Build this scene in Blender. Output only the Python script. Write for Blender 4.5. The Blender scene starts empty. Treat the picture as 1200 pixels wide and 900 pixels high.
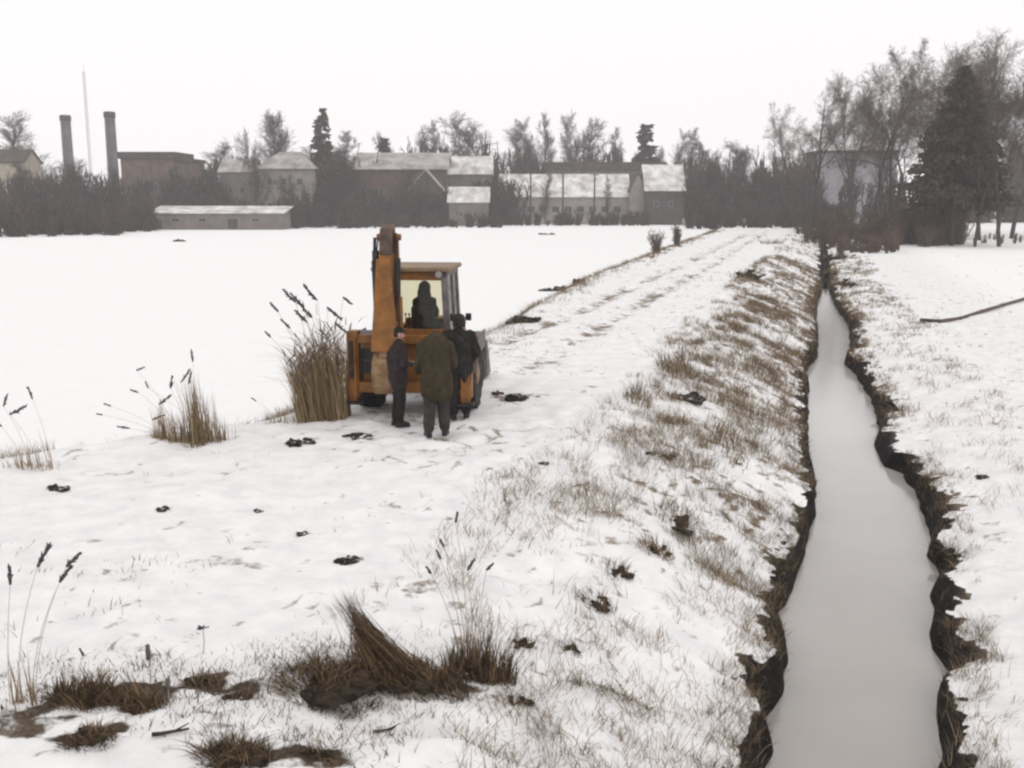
import bpy, bmesh, math, random
import numpy as np
from mathutils import Vector, Matrix, Euler

random.seed(7)
RNG = np.random.default_rng(11)
R = math.radians
SC = bpy.context.scene
COL = SC.collection

# ------------------------------------------------------------------ camera
CAM_Z = 4.05
FPX = 1200.0                      # focal length in pixels of a 1200 wide frame
TILT = math.atan(215.0 / FPX)     # true horizon 215 px above the centre
cam = bpy.data.cameras.new('camera')
cam.sensor_width = 36.0
cam.lens = 36.0 * FPX / 1200.0
cam.clip_start = 0.1
cam.clip_end = 3000.0
cam_o = bpy.data.objects.new('camera', cam)
cam_o.location = (0, 0, CAM_Z)
cam_o.rotation_euler = (math.pi / 2 - TILT, 0, 0)
COL.objects.link(cam_o)
SC.camera = cam_o

# ------------------------------------------------------------------ sky and sun (overcast)
SUN_EL, SUN_AZ = 38.0, 150.0
world = bpy.data.worlds.new('World')
SC.world = world
world.use_nodes = True
wn = world.node_tree
wn.nodes.clear()
w_out = wn.nodes.new('ShaderNodeOutputWorld')
w_bg = wn.nodes.new('ShaderNodeBackground')
w_sky = wn.nodes.new('ShaderNodeTexSky')
w_sky.sky_type = 'NISHITA'
w_sky.sun_disc = False
w_sky.sun_elevation = R(SUN_EL)
w_sky.sun_rotation = R(SUN_AZ)
w_sky.dust_density = 4.0
w_hsv = wn.nodes.new('ShaderNodeHueSaturation')
w_hsv.inputs['Saturation'].default_value = 0.15
w_mix = wn.nodes.new('ShaderNodeMix')
w_mix.data_type = 'RGBA'
w_mix.inputs['Factor'].default_value = 0.93         # unbroken cloud cover
w_mix.inputs['B'].default_value = (10.5, 10.3, 10.3, 1)
wn.links.new(w_sky.outputs['Color'], w_hsv.inputs['Color'])
wn.links.new(w_hsv.outputs['Color'], w_mix.inputs['A'])
wn.links.new(w_mix.outputs['Result'], w_bg.inputs['Color'])
w_bg.inputs['Strength'].default_value = 0.1
wn.links.new(w_bg.outputs['Background'], w_out.inputs['Surface'])

sun = bpy.data.lights.new('sun', 'SUN')
sun.energy = 0.5
sun.angle = R(40)
sun.color = (1.0, 0.96, 0.92)
sun_o = bpy.data.objects.new('sun', sun)
# NISHITA: rotation measured clockwise from +Y
sd = Vector((math.sin(R(SUN_AZ)) * math.cos(R(SUN_EL)), math.cos(R(SUN_AZ)) * math.cos(R(SUN_EL)), math.sin(R(SUN_EL))))
sun_o.rotation_euler = sd.to_track_quat('Z', 'Y').to_euler()
sun_o.location = (0, 0, 60)
COL.objects.link(sun_o)

SC.view_settings.view_transform = 'Standard'
SC.view_settings.look = 'None'
SC.view_settings.exposure = 0.03
SC.view_settings.gamma = 1.0
SC.view_settings.use_curve_mapping = False
SC.cycles.filter_width = 2.4
SC.cycles.use_denoising = True
SC.cycles.max_bounces = 8
SC.cycles.volume_bounces = 2
SC.cycles.transparent_max_bounces = 16

# ------------------------------------------------------------------ materials
def new_mat(name):
    m = bpy.data.materials.new(name)
    m.use_nodes = True
    nt = m.node_tree
    b = nt.nodes['Principled BSDF']
    return m, nt, b

def noise_node(nt, scale, detail=4, rough=0.6, coord='Object'):
    tc = nt.nodes.new('ShaderNodeTexCoord')
    n = nt.nodes.new('ShaderNodeTexNoise')
    n.inputs['Scale'].default_value = scale
    n.inputs['Detail'].default_value = detail
    n.inputs['Roughness'].default_value = rough
    nt.links.new(tc.outputs[coord], n.inputs['Vector'])
    return n

def ramp(nt, stops):
    r = nt.nodes.new('ShaderNodeValToRGB')
    el = r.color_ramp.elements
    while len(el) < len(stops):
        el.new(0.5)
    for e, (p, c) in zip(el, stops):
        e.position = p
        e.color = (*c, 1)
    return r

def mat_noise(name, c1, c2, scale=4.0, rough=0.8, metallic=0.0, spec=0.3, bump=0.0, lo=0.35, hi=0.65, bscale=None):
    m, nt, b = new_mat(name)
    n = noise_node(nt, scale)
    r = ramp(nt, [(lo, c1), (hi, c2)])
    nt.links.new(n.outputs['Fac'], r.inputs['Fac'])
    nt.links.new(r.outputs['Color'], b.inputs['Base Color'])
    b.inputs['Roughness'].default_value = rough
    b.inputs['Metallic'].default_value = metallic
    b.inputs['Specular IOR Level'].default_value = spec
    if bump:
        n2 = noise_node(nt, bscale or scale * 4)
        bp = nt.nodes.new('ShaderNodeBump')
        bp.inputs['Strength'].default_value = bump
        bp.inputs['Distance'].default_value = 0.02
        nt.links.new(n2.outputs['Fac'], bp.inputs['Height'])
        nt.links.new(bp.outputs['Normal'], b.inputs['Normal'])
    return m

def mat_island(name, stops, rough=0.85, spec=0.15):
    """colour differs from blade to blade / twig to twig"""
    m, nt, b = new_mat(name)
    g = nt.nodes.new('ShaderNodeNewGeometry')
    r = ramp(nt, stops)
    nt.links.new(g.outputs['Random Per Island'], r.inputs['Fac'])
    nt.links.new(r.outputs['Color'], b.inputs['Base Color'])
    b.inputs['Roughness'].default_value = rough
    b.inputs['Specular IOR Level'].default_value = spec
    return m

def mat_plain(name, c, rough=0.6, spec=0.3, metallic=0.0):
    m, nt, b = new_mat(name)
    b.inputs['Base Color'].default_value = (*c, 1)
    b.inputs['Roughness'].default_value = rough
    b.inputs['Specular IOR Level'].default_value = spec
    b.inputs['Metallic'].default_value = metallic
    return m

M = {}
M['grass'] = mat_island('dry_grass', [(0.0, (0.085, 0.06, 0.037)), (0.5, (0.20, 0.145, 0.09)), (1.0, (0.36, 0.28, 0.185))])
M['tussock'] = mat_island('dead_tussock', [(0.0, (0.028, 0.019, 0.013)), (0.45, (0.085, 0.056, 0.033)), (1.0, (0.25, 0.175, 0.10))])
M['reed'] = mat_island('dry_reed', [(0.0, (0.13, 0.088, 0.047)), (0.5, (0.23, 0.162, 0.09)), (1.0, (0.36, 0.275, 0.175))])
M['stalk'] = mat_island('pale_stalk', [(0.0, (0.34, 0.27, 0.20)), (1.0, (0.52, 0.44, 0.36))])
M['plume'] = mat_island('reed_plume', [(0.0, (0.045, 0.038, 0.045)), (0.6, (0.10, 0.085, 0.09)), (1.0, (0.17, 0.14, 0.13))])
M['plume_brown'] = mat_island('brown_plume', [(0.0, (0.07, 0.05, 0.042)), (1.0, (0.20, 0.15, 0.12))])
M['bark'] = mat_noise('bark', (0.035, 0.03, 0.027), (0.075, 0.063, 0.055), 6, 0.9)
M['twig'] = mat_island('twig', [(0.0, (0.068, 0.051, 0.045)), (1.0, (0.16, 0.125, 0.110))])
M['twig_brown'] = mat_island('brown_twig', [(0.0, (0.075, 0.055, 0.043)), (1.0, (0.19, 0.14, 0.105))])
M['twig_dark'] = mat_island('dark_twig', [(0.0, (0.026, 0.019, 0.018)), (0.6, (0.066, 0.047, 0.041)), (1.0, (0.125, 0.092, 0.074))])
M['needle'] = mat_island('spruce_needle', [(0.0, (0.030, 0.027, 0.018)), (1.0, (0.085, 0.068, 0.045))])
M['clod'] = mat_noise('wet_soil', (0.010, 0.009, 0.010), (0.045, 0.036, 0.030), 8, 0.9, bump=0.5)
def dust_snow(m):
    nt = m.node_tree
    b = nt.nodes['Principled BSDF']
    src = b.inputs['Base Color'].links[0].from_socket
    g = nt.nodes.new('ShaderNodeNewGeometry')
    sx = nt.nodes.new('ShaderNodeSeparateXYZ')
    nt.links.new(g.outputs['Normal'], sx.inputs['Vector'])
    n = noise_node(nt, 11, 4, 0.7)
    a = nt.nodes.new('ShaderNodeMath'); a.operation = 'MULTIPLY'
    nt.links.new(sx.outputs['Z'], a.inputs[0]); nt.links.new(n.outputs['Fac'], a.inputs[1])
    mr = nt.nodes.new('ShaderNodeMapRange')
    mr.inputs['From Min'].default_value = 0.50; mr.inputs['From Max'].default_value = 0.56
    nt.links.new(a.outputs['Value'], mr.inputs['Value'])
    mx = nt.nodes.new('ShaderNodeMix'); mx.data_type = 'RGBA'
    mx.inputs['B'].default_value = (0.80, 0.79, 0.79, 1)
    nt.links.new(mr.outputs['Result'], mx.inputs['Factor']); nt.links.new(src, mx.inputs['A'])
    nt.links.new(mx.outputs['Result'], b.inputs['Base Color'])
M['sod'] = mat_noise('matted_sod', (0.010, 0.008, 0.007), (0.055, 0.038, 0.025), 8, 0.9, bump=0.5)
dust_snow(M['clod'])
M['stick'] = mat_noise('wet_stick', (0.03, 0.02, 0.018), (0.09, 0.055, 0.045), 12, 0.85)
M['yellow'] = mat_noise('dirty_orange_paint', (0.135, 0.056, 0.014), (0.32, 0.132, 0.026), 3.5, 0.55, spec=0.35, lo=0.3, hi=0.7)
M['yellow_pale'] = mat_noise('faded_orange_paint', (0.17, 0.12, 0.075), (0.27, 0.18, 0.105), 4, 0.6)
M['black_steel'] = mat_noise('greasy_steel', (0.012, 0.012, 0.013), (0.04, 0.035, 0.032), 9, 0.5)
M['grey_steel'] = mat_noise('worn_grey_metal', (0.10, 0.088, 0.09), (0.20, 0.175, 0.18), 5, 0.6)
M['tyre'] = mat_noise('muddy_tyre', (0.014, 0.014, 0.015), (0.06, 0.052, 0.048), 7, 0.9)
M['rim'] = mat_noise('muddy_rim', (0.16, 0.09, 0.04), (0.30, 0.20, 0.11), 6, 0.7)
M['knuckle'] = mat_noise('sooty_paint', (0.05, 0.034, 0.03), (0.12, 0.075, 0.055), 6, 0.6)
M['chrome'] = mat_plain('ram_rod', (0.55, 0.55, 0.56), 0.2, 0.5, 1.0)
M['seat_vinyl'] = mat_noise('black_vinyl', (0.014, 0.014, 0.015), (0.03, 0.028, 0.028), 8, 0.6)
M['lamp_lens'] = mat_plain('red_lamp_lens', (0.30, 0.02, 0.015), 0.3)
M['skin'] = mat_noise('skin', (0.42, 0.22, 0.17), (0.52, 0.29, 0.23), 14, 0.6)
M['eye'] = mat_plain('eye', (0.03, 0.025, 0.02), 0.3)
M['hair'] = mat_noise('dark_hair', (0.012, 0.010, 0.009), (0.03, 0.024, 0.02), 40, 0.7)
M['cloth_plum'] = mat_noise('dark_plum_cloth', (0.020, 0.014, 0.016), (0.042, 0.030, 0.032), 9, 0.95, bump=0.3)
M['cloth_black'] = mat_noise('black_cloth', (0.011, 0.010, 0.010), (0.028, 0.024, 0.022), 9, 0.95, bump=0.3)
M['cloth_olive'] = mat_noise('olive_cloth', (0.024, 0.018, 0.009), (0.047, 0.036, 0.017), 7, 0.95, bump=0.3)
M['cloth_grey'] = mat_noise('dark_grey_cloth', (0.026, 0.023, 0.022), (0.055, 0.048, 0.045), 9, 0.95, bump=0.3)
M['boot'] = mat_noise('black_rubber_boot', (0.008, 0.008, 0.010), (0.02, 0.018, 0.02), 9, 0.5)
M['w_cream'] = mat_noise('cream_plaster', (0.32, 0.28, 0.21), (0.42, 0.37, 0.29), 0.6, 0.9)
M['w_pale'] = mat_noise('pale_plaster', (0.22, 0.20, 0.19), (0.33, 0.30, 0.28), 0.5, 0.9)
M['w_grey'] = mat_noise('grey_plaster', (0.13, 0.113, 0.11), (0.20, 0.175, 0.168), 0.5, 0.9)
M['w_brick'] = mat_noise('brown_brick', (0.10, 0.07, 0.058), (0.17, 0.115, 0.092), 0.5, 0.9)
M['w_red'] = mat_noise('dull_red_boards', (0.085, 0.052, 0.05), (0.14, 0.085, 0.078), 0.6, 0.9)
M['w_dark'] = mat_noise('dark_boards', (0.045, 0.038, 0.036), (0.09, 0.077, 0.072), 0.7, 0.9)
M['w_blue'] = mat_noise('blue_grey_render', (0.20, 0.195, 0.22), (0.30, 0.295, 0.32), 0.25, 0.9)
M['roof_dark'] = mat_noise('dark_roofing', (0.045, 0.034, 0.03), (0.09, 0.07, 0.06), 0.8, 0.9)
M['roof_snow'] = mat_noise('snowy_roof', (0.36, 0.335, 0.325), (0.80, 0.79, 0.79), 0.35, 0.9)
M['roof_thin'] = mat_noise('thin_snow_roof', (0.24, 0.215, 0.205), (0.46, 0.43, 0.42), 0.35, 0.9)
M['pane'] = mat_plain('dark_window_pane', (0.035, 0.035, 0.04), 0.15, 0.5)
M['frame'] = mat_plain('grey_window_frame', (0.26, 0.25, 0.24), 0.6)
M['ch_brick'] = mat_noise('chimney_brick', (0.11, 0.10, 0.105), (0.19, 0.17, 0.175), 0.5, 0.9)
M['mast'] = mat_plain('galvanised_mast', (0.42, 0.42, 0.44), 0.5)
M['wood_pole'] = mat_noise('pole_wood', (0.05, 0.042, 0.038), (0.10, 0.085, 0.075), 3, 0.9)
M['pipe'] = mat_noise('rusty_pipe', (0.05, 0.035, 0.03), (0.13, 0.09, 0.07), 3, 0.7)

def mat_glass():
    m = bpy.data.materials.new('cab_glass')
    m.use_nodes = True
    nt = m.node_tree
    nt.nodes.clear()
    o = nt.nodes.new('ShaderNodeOutputMaterial')
    mx = nt.nodes.new('ShaderNodeMixShader')
    tr = nt.nodes.new('ShaderNodeBsdfTransparent')
    tr.inputs['Color'].default_value = (0.93, 0.92, 0.85, 1)
    gl = nt.nodes.new('ShaderNodeBsdfGlossy')
    gl.inputs['Roughness'].default_value = 0.05
    fr = nt.nodes.new('ShaderNodeFresnel')
    fr.inputs['IOR'].default_value = 1.35
    nt.links.new(fr.outputs['Fac'], mx.inputs['Fac'])
    nt.links.new(tr.outputs['BSDF'], mx.inputs[1])
    nt.links.new(gl.outputs['BSDF'], mx.inputs[2])
    nt.links.new(mx.outputs['Shader'], o.inputs['Surface'])
    return m
M['glass'] = mat_glass()

# ------------------------------------------------------------------ object helpers
def link(name, me, mat=None, parent=None, smooth=False):
    o = bpy.data.objects.new(name, me)
    COL.objects.link(o)
    if mat is not None and len(me.materials) == 0:
        me.materials.append(M[mat] if isinstance(mat, str) else mat)
    if parent is not None:
        o.parent = parent
    if smooth:
        me.polygons.foreach_set('use_smooth', [True] * len(me.polygons))
    return o

def tag(o, label=None, cat=None, group=None, kind=None):
    if label: o['label'] = label
    if cat: o['category'] = cat
    if group: o['group'] = group
    if kind: o['kind'] = kind
    return o

def empty(name, loc, rz=0.0):
    o = bpy.data.objects.new(name, None)
    o.empty_display_size = 0.2
    o.location = loc
    o.rotation_euler = (0, 0, rz)
    COL.objects.link(o)
    return o

def kids(o):
    return [c for c in bpy.data.objects if c.parent == o]

def copy_tree(o, parent=None):
    c = o.copy()
    COL.objects.link(c)
    c.parent = parent
    for ch in list(o.children):
        copy_tree(ch, c)
    return c

class MB:
    """collects primitive shapes into one mesh"""
    def __init__(self):
        self.bm = bmesh.new()
    def box(self, c, s, rot=None, bevel=0.0):
        r = bmesh.ops.create_cube(self.bm, size=1.0)
        vs = r['verts']
        mat = Matrix.Translation(c) @ (Euler(rot).to_matrix().to_4x4() if rot else Matrix()) @ Matrix.Diagonal((s[0], s[1], s[2], 1))
        bmesh.ops.transform(self.bm, matrix=mat, verts=vs)
        if bevel:
            es = list({e for v in vs for e in v.link_edges})
            bmesh.ops.bevel(self.bm, geom=es, offset=bevel, segments=2, affect='EDGES', profile=0.5)
        return self
    def tube(self, pts, rad, n=10, caps=True):
        """pts list of points, rad a number or a list"""
        pts = [Vector(p) for p in pts]
        if not isinstance(rad, (list, tuple)):
            rad = [rad] * len(pts)
        rings = []
        for i, p in enumerate(pts):
            a = pts[max(i - 1, 0)]
            b = pts[min(i + 1, len(pts) - 1)]
            d = (b - a).normalized()
            u = d.orthogonal().normalized() if i == 0 else (u - d * u.dot(d)).normalized()
            v = d.cross(u)
            rings.append([self.bm.verts.new(p + (u * math.cos(2 * math.pi * k / n) + v * math.sin(2 * math.pi * k / n)) * rad[i]) for k in range(n)])
        for r0, r1 in zip(rings, rings[1:]):
            for k in range(n):
                self.bm.faces.new((r0[k], r0[(k + 1) % n], r1[(k + 1) % n], r1[k]))
        if caps:
            self.bm.faces.new(rings[0][::-1])
            self.bm.faces.new(rings[-1])
        return self
    def prism(self, poly, axis, a, b, bevel=0.0):
        """polygon (2d) extruded along axis from a to b"""
        def pt(q, w):
            return {'x': (w, q[0], q[1]), 'y': (q[0], w, q[1]), 'z': (q[0], q[1], w)}[axis]
        v0 = [self.bm.verts.new(pt(q, a)) for q in poly]
        v1 = [self.bm.verts.new(pt(q, b)) for q in poly]
        n = len(poly)
        fs = [self.bm.faces.new(v0), self.bm.faces.new(v1[::-1])]
        for k in range(n):
            fs.append(self.bm.faces.new((v0[k], v1[k], v1[(k + 1) % n], v0[(k + 1) % n])))
        bmesh.ops.recalc_face_normals(self.bm, faces=fs)
        if bevel:
            es = list({e for f in fs for e in f.edges})
            bmesh.ops.bevel(self.bm, geom=es, offset=bevel, segments=1, affect='EDGES')
        return self
    def lathe(self, prof, center, axis='x', n=36):
        """prof: list of (radius, offset along axis)"""
        c = Vector(center)
        rings = []
        for (r, a) in prof:
            ring = []
            for k in range(n):
                t = 2 * math.pi * k / n
                if axis == 'x': p = Vector((a, r * math.cos(t), r * math.sin(t)))
                elif axis == 'y': p = Vector((r * math.cos(t), a, r * math.sin(t)))
                else: p = Vector((r * math.cos(t), r * math.sin(t), a))
                ring.append(self.bm.verts.new(c + p))
            rings.append(ring)
        fs = []
        for r0, r1 in zip(rings, rings[1:]):
            for k in range(n):
                fs.append(self.bm.faces.new((r0[k], r0[(k + 1) % n], r1[(k + 1) % n], r1[k])))
        fs.append(self.bm.faces.new(rings[0]))
        fs.append(self.bm.faces.new(rings[-1][::-1]))
        bmesh.ops.recalc_face_normals(self.bm, faces=fs)
        return self
    def ball(self, c, s, seg=16, rot=None):
        r = bmesh.ops.create_uvsphere(self.bm, u_segments=seg, v_segments=max(6, seg // 2), radius=1.0)
        mat = Matrix.Translation(c) @ (Euler(rot).to_matrix().to_4x4() if rot else Matrix()) @ Matrix.Diagonal((s[0], s[1], s[2], 1))
        bmesh.ops.transform(self.bm, matrix=mat, verts=r['verts'])
        return self
    def capsule(self, p0, p1, r0, r1, n=12):
        p0, p1 = Vector(p0), Vector(p1)
        self.tube([p0, p1], [r0, r1], n)
        self.ball(p0, (r0, r0, r0), n)
        self.ball(p1, (r1, r1, r1), n)
        return self
    def build(self, name, mat, parent=None, smooth=False):
        me = bpy.data.meshes.new(name)
        self.bm.to_mesh(me)
        self.bm.free()
        return link(name, me, mat, parent, smooth)

def np_mesh(name, V, quads=None, tris=None):
    me = bpy.data.meshes.new(name)
    nq = 0 if quads is None else len(quads)
    ntr = 0 if tris is None else len(tris)
    me.vertices.add(len(V))
    me.vertices.foreach_set('co', np.asarray(V, dtype=np.float32).ravel())
    loops = []
    if nq: loops.append(np.asarray(quads, dtype=np.int32).ravel())
    if ntr: loops.append(np.asarray(tris, dtype=np.int32).ravel())
    L = np.concatenate(loops)
    me.loops.add(len(L))
    me.loops.foreach_set('vertex_index', L)
    starts = np.concatenate([np.arange(nq) * 4, nq * 4 + np.arange(ntr) * 3]).astype(np.int32)
    me.polygons.add(nq + ntr)
    me.polygons.foreach_set('loop_start', starts)
    me.update(calc_edges=True)
    me.validate()
    return me

# ------------------------------------------------------------------ numeric noise
def _hash(ix, iy, seed):
    h = (ix.astype(np.int64) * 374761393 + iy.astype(np.int64) * 668265263 + seed * 974634777) & 0xFFFFFFFF
    h = ((h ^ (h >> 13)) * 1274126177) & 0xFFFFFFFF
    h = h ^ (h >> 16)
    return (h & 0xFFFFFF) / float(0xFFFFFF)

def vnoise(x, y, seed=0):
    x = np.asarray(x, dtype=float); y = np.asarray(y, dtype=float)
    ix = np.floor(x); iy = np.floor(y)
    fx = x - ix; fy = y - iy
    fx = fx * fx * (3 - 2 * fx); fy = fy * fy * (3 - 2 * fy)
    a = _hash(ix, iy, seed); b = _hash(ix + 1, iy, seed)
    c = _hash(ix, iy + 1, seed); d = _hash(ix + 1, iy + 1, seed)
    return (a * (1 - fx) + b * fx) * (1 - fy) + (c * (1 - fx) + d * fx) * fy

def fbm(x, y, seed=0, octv=4):
    v = 0; amp = 0.5; tot = 0
    for k in range(octv):
        v = v + amp * vnoise(x * 2 ** k, y * 2 ** k, seed + k * 17)
        tot += amp
        amp *= 0.5
    return v / tot

def smooth01(a, b, x):
    t = np.clip((x - a) / (b - a), 0, 1)
    return t * t * (3 - 2 * t)

# ------------------------------------------------------------------ the lie of the land
# s runs along the ditch, t across it (right positive)
SL, C0 = 0.297, 0.63
NN = math.sqrt(1 + SL * SL)
def st(x, y):
    return ((x - C0) * SL + y) / NN, ((x - C0) - y * SL) / NN
def xy(s, t):
    return C0 + (s * SL + t) / NN, (s - t * SL) / NN

CT, ST = math.cos(TILT), math.sin(TILT)
def ray(px, py):
    u = (px - 600) / FPX; v = (450 - py) / FPX
    return np.array([u, CT + v * ST, -ST + v * CT])
def at_z(px, py, z):
    d = ray(px, py)
    k = (z - CAM_Z) / d[2]
    return d[0] * k, d[1] * k
def at_y(px, py, Y):
    d = ray(px, py)
    k = Y / d[1]
    return d[0] * k, CAM_Z + d[2] * k      # x, z

ZW = -1.6
_L = [(893, 915), (895, 900), (903, 883), (905, 863), (897, 847), (910, 830), (922, 800), (922, 767), (920, 733), (910, 723), (928, 693),
      (937, 660), (951, 633), (955, 600), (957, 570), (950, 540), (948, 520), (948, 480), (948, 459), (943, 440), (957, 420), (960, 405),
      (957, 379), (958, 355), (964, 340)]
_Rr = [(1097, 915), (1098, 900), (1099, 850), (1100, 807), (1108, 790), (1090, 760), (1090, 697), (1105, 680), (1093, 663), (1087, 650),
       (1088, 620), (1080, 600), (1072, 580), (1058, 556), (1035, 547), (1022, 522), (1030, 505), (1020, 469), (1002, 439), (988, 427),
       (996, 418), (994, 382), (979, 361), (971, 340)]
def _edge(pts):
    a = sorted(st(*at_z(px, py, ZW)) for px, py in pts)
    return np.array([q[0] for q in a]), np.array([q[1] for q in a])
_ls, _lt = _edge(_L)
_rs, _rt = _edge(_Rr)
SEND = max(_ls[-1], _rs[-1])
def edge_l(s):
    s = np.asarray(s, dtype=float)
    e = np.interp(s, _ls, _lt)
    return np.where(s < SEND, e + 0.10 * (vnoise(s * 2.2, s * 0 + 3.3, 5) - 0.5), e)
def edge_r(s):
    s = np.asarray(s, dtype=float)
    e = np.interp(s, _rs, _rt)
    e = np.where(s < SEND, e + 0.10 * (vnoise(s * 2.2, s * 0 + 8.3, 6) - 0.5), e)
    return np.maximum(e, edge_l(s) + 0.12)

CREST_S = [-20, 8, 12, 15, 17, 20, 30, 40, 55, 100, 165, 400]
CREST_T = [-30, -18, -13.6, -12.0, -10.5, -10.2, -10.3, -11.2, -12.4, -13.5, -15, -17]
def ground_st(s, t):
    s = np.asarray(s, dtype=float); t = np.asarray(t, dtype=float)
    el, er = edge_l(s), edge_r(s)
    dl, dr = el - t, t - er
    # left bank and dyke
    lip = 0.17 + 0.34 * vnoise(s * 0.9, s * 0, 21)
    lipw = 0.05 + 0.15 * vnoise(s * 1.3, s * 0 + 5, 22)
    top = ZW + lip
    sm = np.clip((dl - lipw) / 3.6, 0, 1)
    land = top + (0.0 - top) * (sm * (1.55 - 0.55 * sm))
    zl = np.where(dl < lipw, ZW - 0.06 + (lip + 0.06) * np.clip(dl / lipw, 0, 1) ** 0.8, land)
    crest = np.interp(s, CREST_S, CREST_T)
    out = crest - t
    fall = smooth01(-0.35, 2.7, out)
    zl = zl * (1 - fall) + (-1.5) * fall
    zl = zl + 0.16 * fall * (1 - fall) * 4 * (fbm(s * 0.6, t * 0.6, 31) - 0.5)
    # right bank
    lipr = 0.18 + 0.34 * vnoise(s * 0.9, s * 0, 41)
    lipwr = 0.05 + 0.20 * vnoise(s * 1.1, s * 0 + 5, 42)
    topr = ZW + lipr
    smr = np.clip((dr - lipwr) / 2.6, 0, 1)
    landr = topr + (-0.95 - topr) * (smr * (1.6 - 0.6 * smr))
    zr = np.where(dr < lipwr, ZW - 0.06 + (lipr + 0.06) * np.clip(dr / lipwr, 0, 1) ** 0.8, landr)
    z = np.where(dl >= 0, zl, np.where(dr >= 0, zr, ZW - 0.35))
    z = np.where((dl < 0) & (dr < 0) & (s > SEND + 1), -1.15, z)
    # end of the dyke
    endf = smooth01(150, 215, s) * (dl > 0)
    z = z * (1 - endf) + np.minimum(z, -1.4) * endf
    land_m = np.where(dl >= 0, smooth01(lipw * 0.6, lipw + 0.25, dl), smooth01(lipwr * 0.6, lipwr + 0.25, dr))
    field = smooth01(3, 8, out)
    rough = land_m * (1 - 0.75 * field)
    z = z + rough * (0.18 * (fbm(s * 0.35, t * 0.35, 51, 3) - 0.5) + 0.13 * (fbm(s * 1.6, t * 1.6, 52, 3) - 0.5)
                     + 0.07 * (fbm(s * 5, t * 5, 53, 2) - 0.5))
    # wheel ruts beyond the digger, trampled snow round the people
    for tc in (-7.2, -9.0):
        z = z - 0.07 * np.exp(-((t - tc - 0.5 * (fbm(s * 0.15, s * 0, 71) - 0.5)) / 0.28) ** 2) * smooth01(19, 23, s) * (dl > 0) * (1 - endf)
    tramp = np.exp(-((s - 16.6) / 2.2) ** 2 - ((t + 6.6) / 2.0) ** 2)
    z = z - 0.10 * tramp * smooth01(0.50, 0.68, vnoise(s * 3.6, t * 4.6, 55))
    # snow hummock in the foreground and the hollow behind it
    x, y = xy(s, t)
    for (mx, my, sx, sy, h) in MOUNDS:
        z = z + h * np.exp(-((x - mx) / sx) ** 2 - ((y - my) / sy) ** 2)
    return z
_m = at_z(540, 826, 0.22)
MOUNDS = [(_m[0] + 0.05, _m[1] - 0.02, 0.66, 0.30, 0.28), (_m[0] - 0.6, _m[1] - 0.65, 1.1, 0.5, 0.10), (_m[0] - 0.4, _m[1] + 0.62, 1.0, 0.3, -0.14)]
def gz(x, y):
    s, t = st(x, y)
    return float(ground_st(np.array([s]), np.array([t]))[0])
def on_ground(px, py):
    """where the line of sight through a photo pixel meets the terrain"""
    d = ray(px, py)
    ks = np.concatenate([np.arange(5, 40, 0.02), np.arange(40, 400, 0.2)])
    X, Y, Z = d[0] * ks, d[1] * ks, CAM_Z + d[2] * ks
    s, t = st(X, Y)
    hit = np.nonzero(Z <= ground_st(s, t))[0]
    i = hit[0] if len(hit) else len(ks) - 1
    return Vector((X[i], Y[i], gz(X[i], Y[i])))

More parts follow.
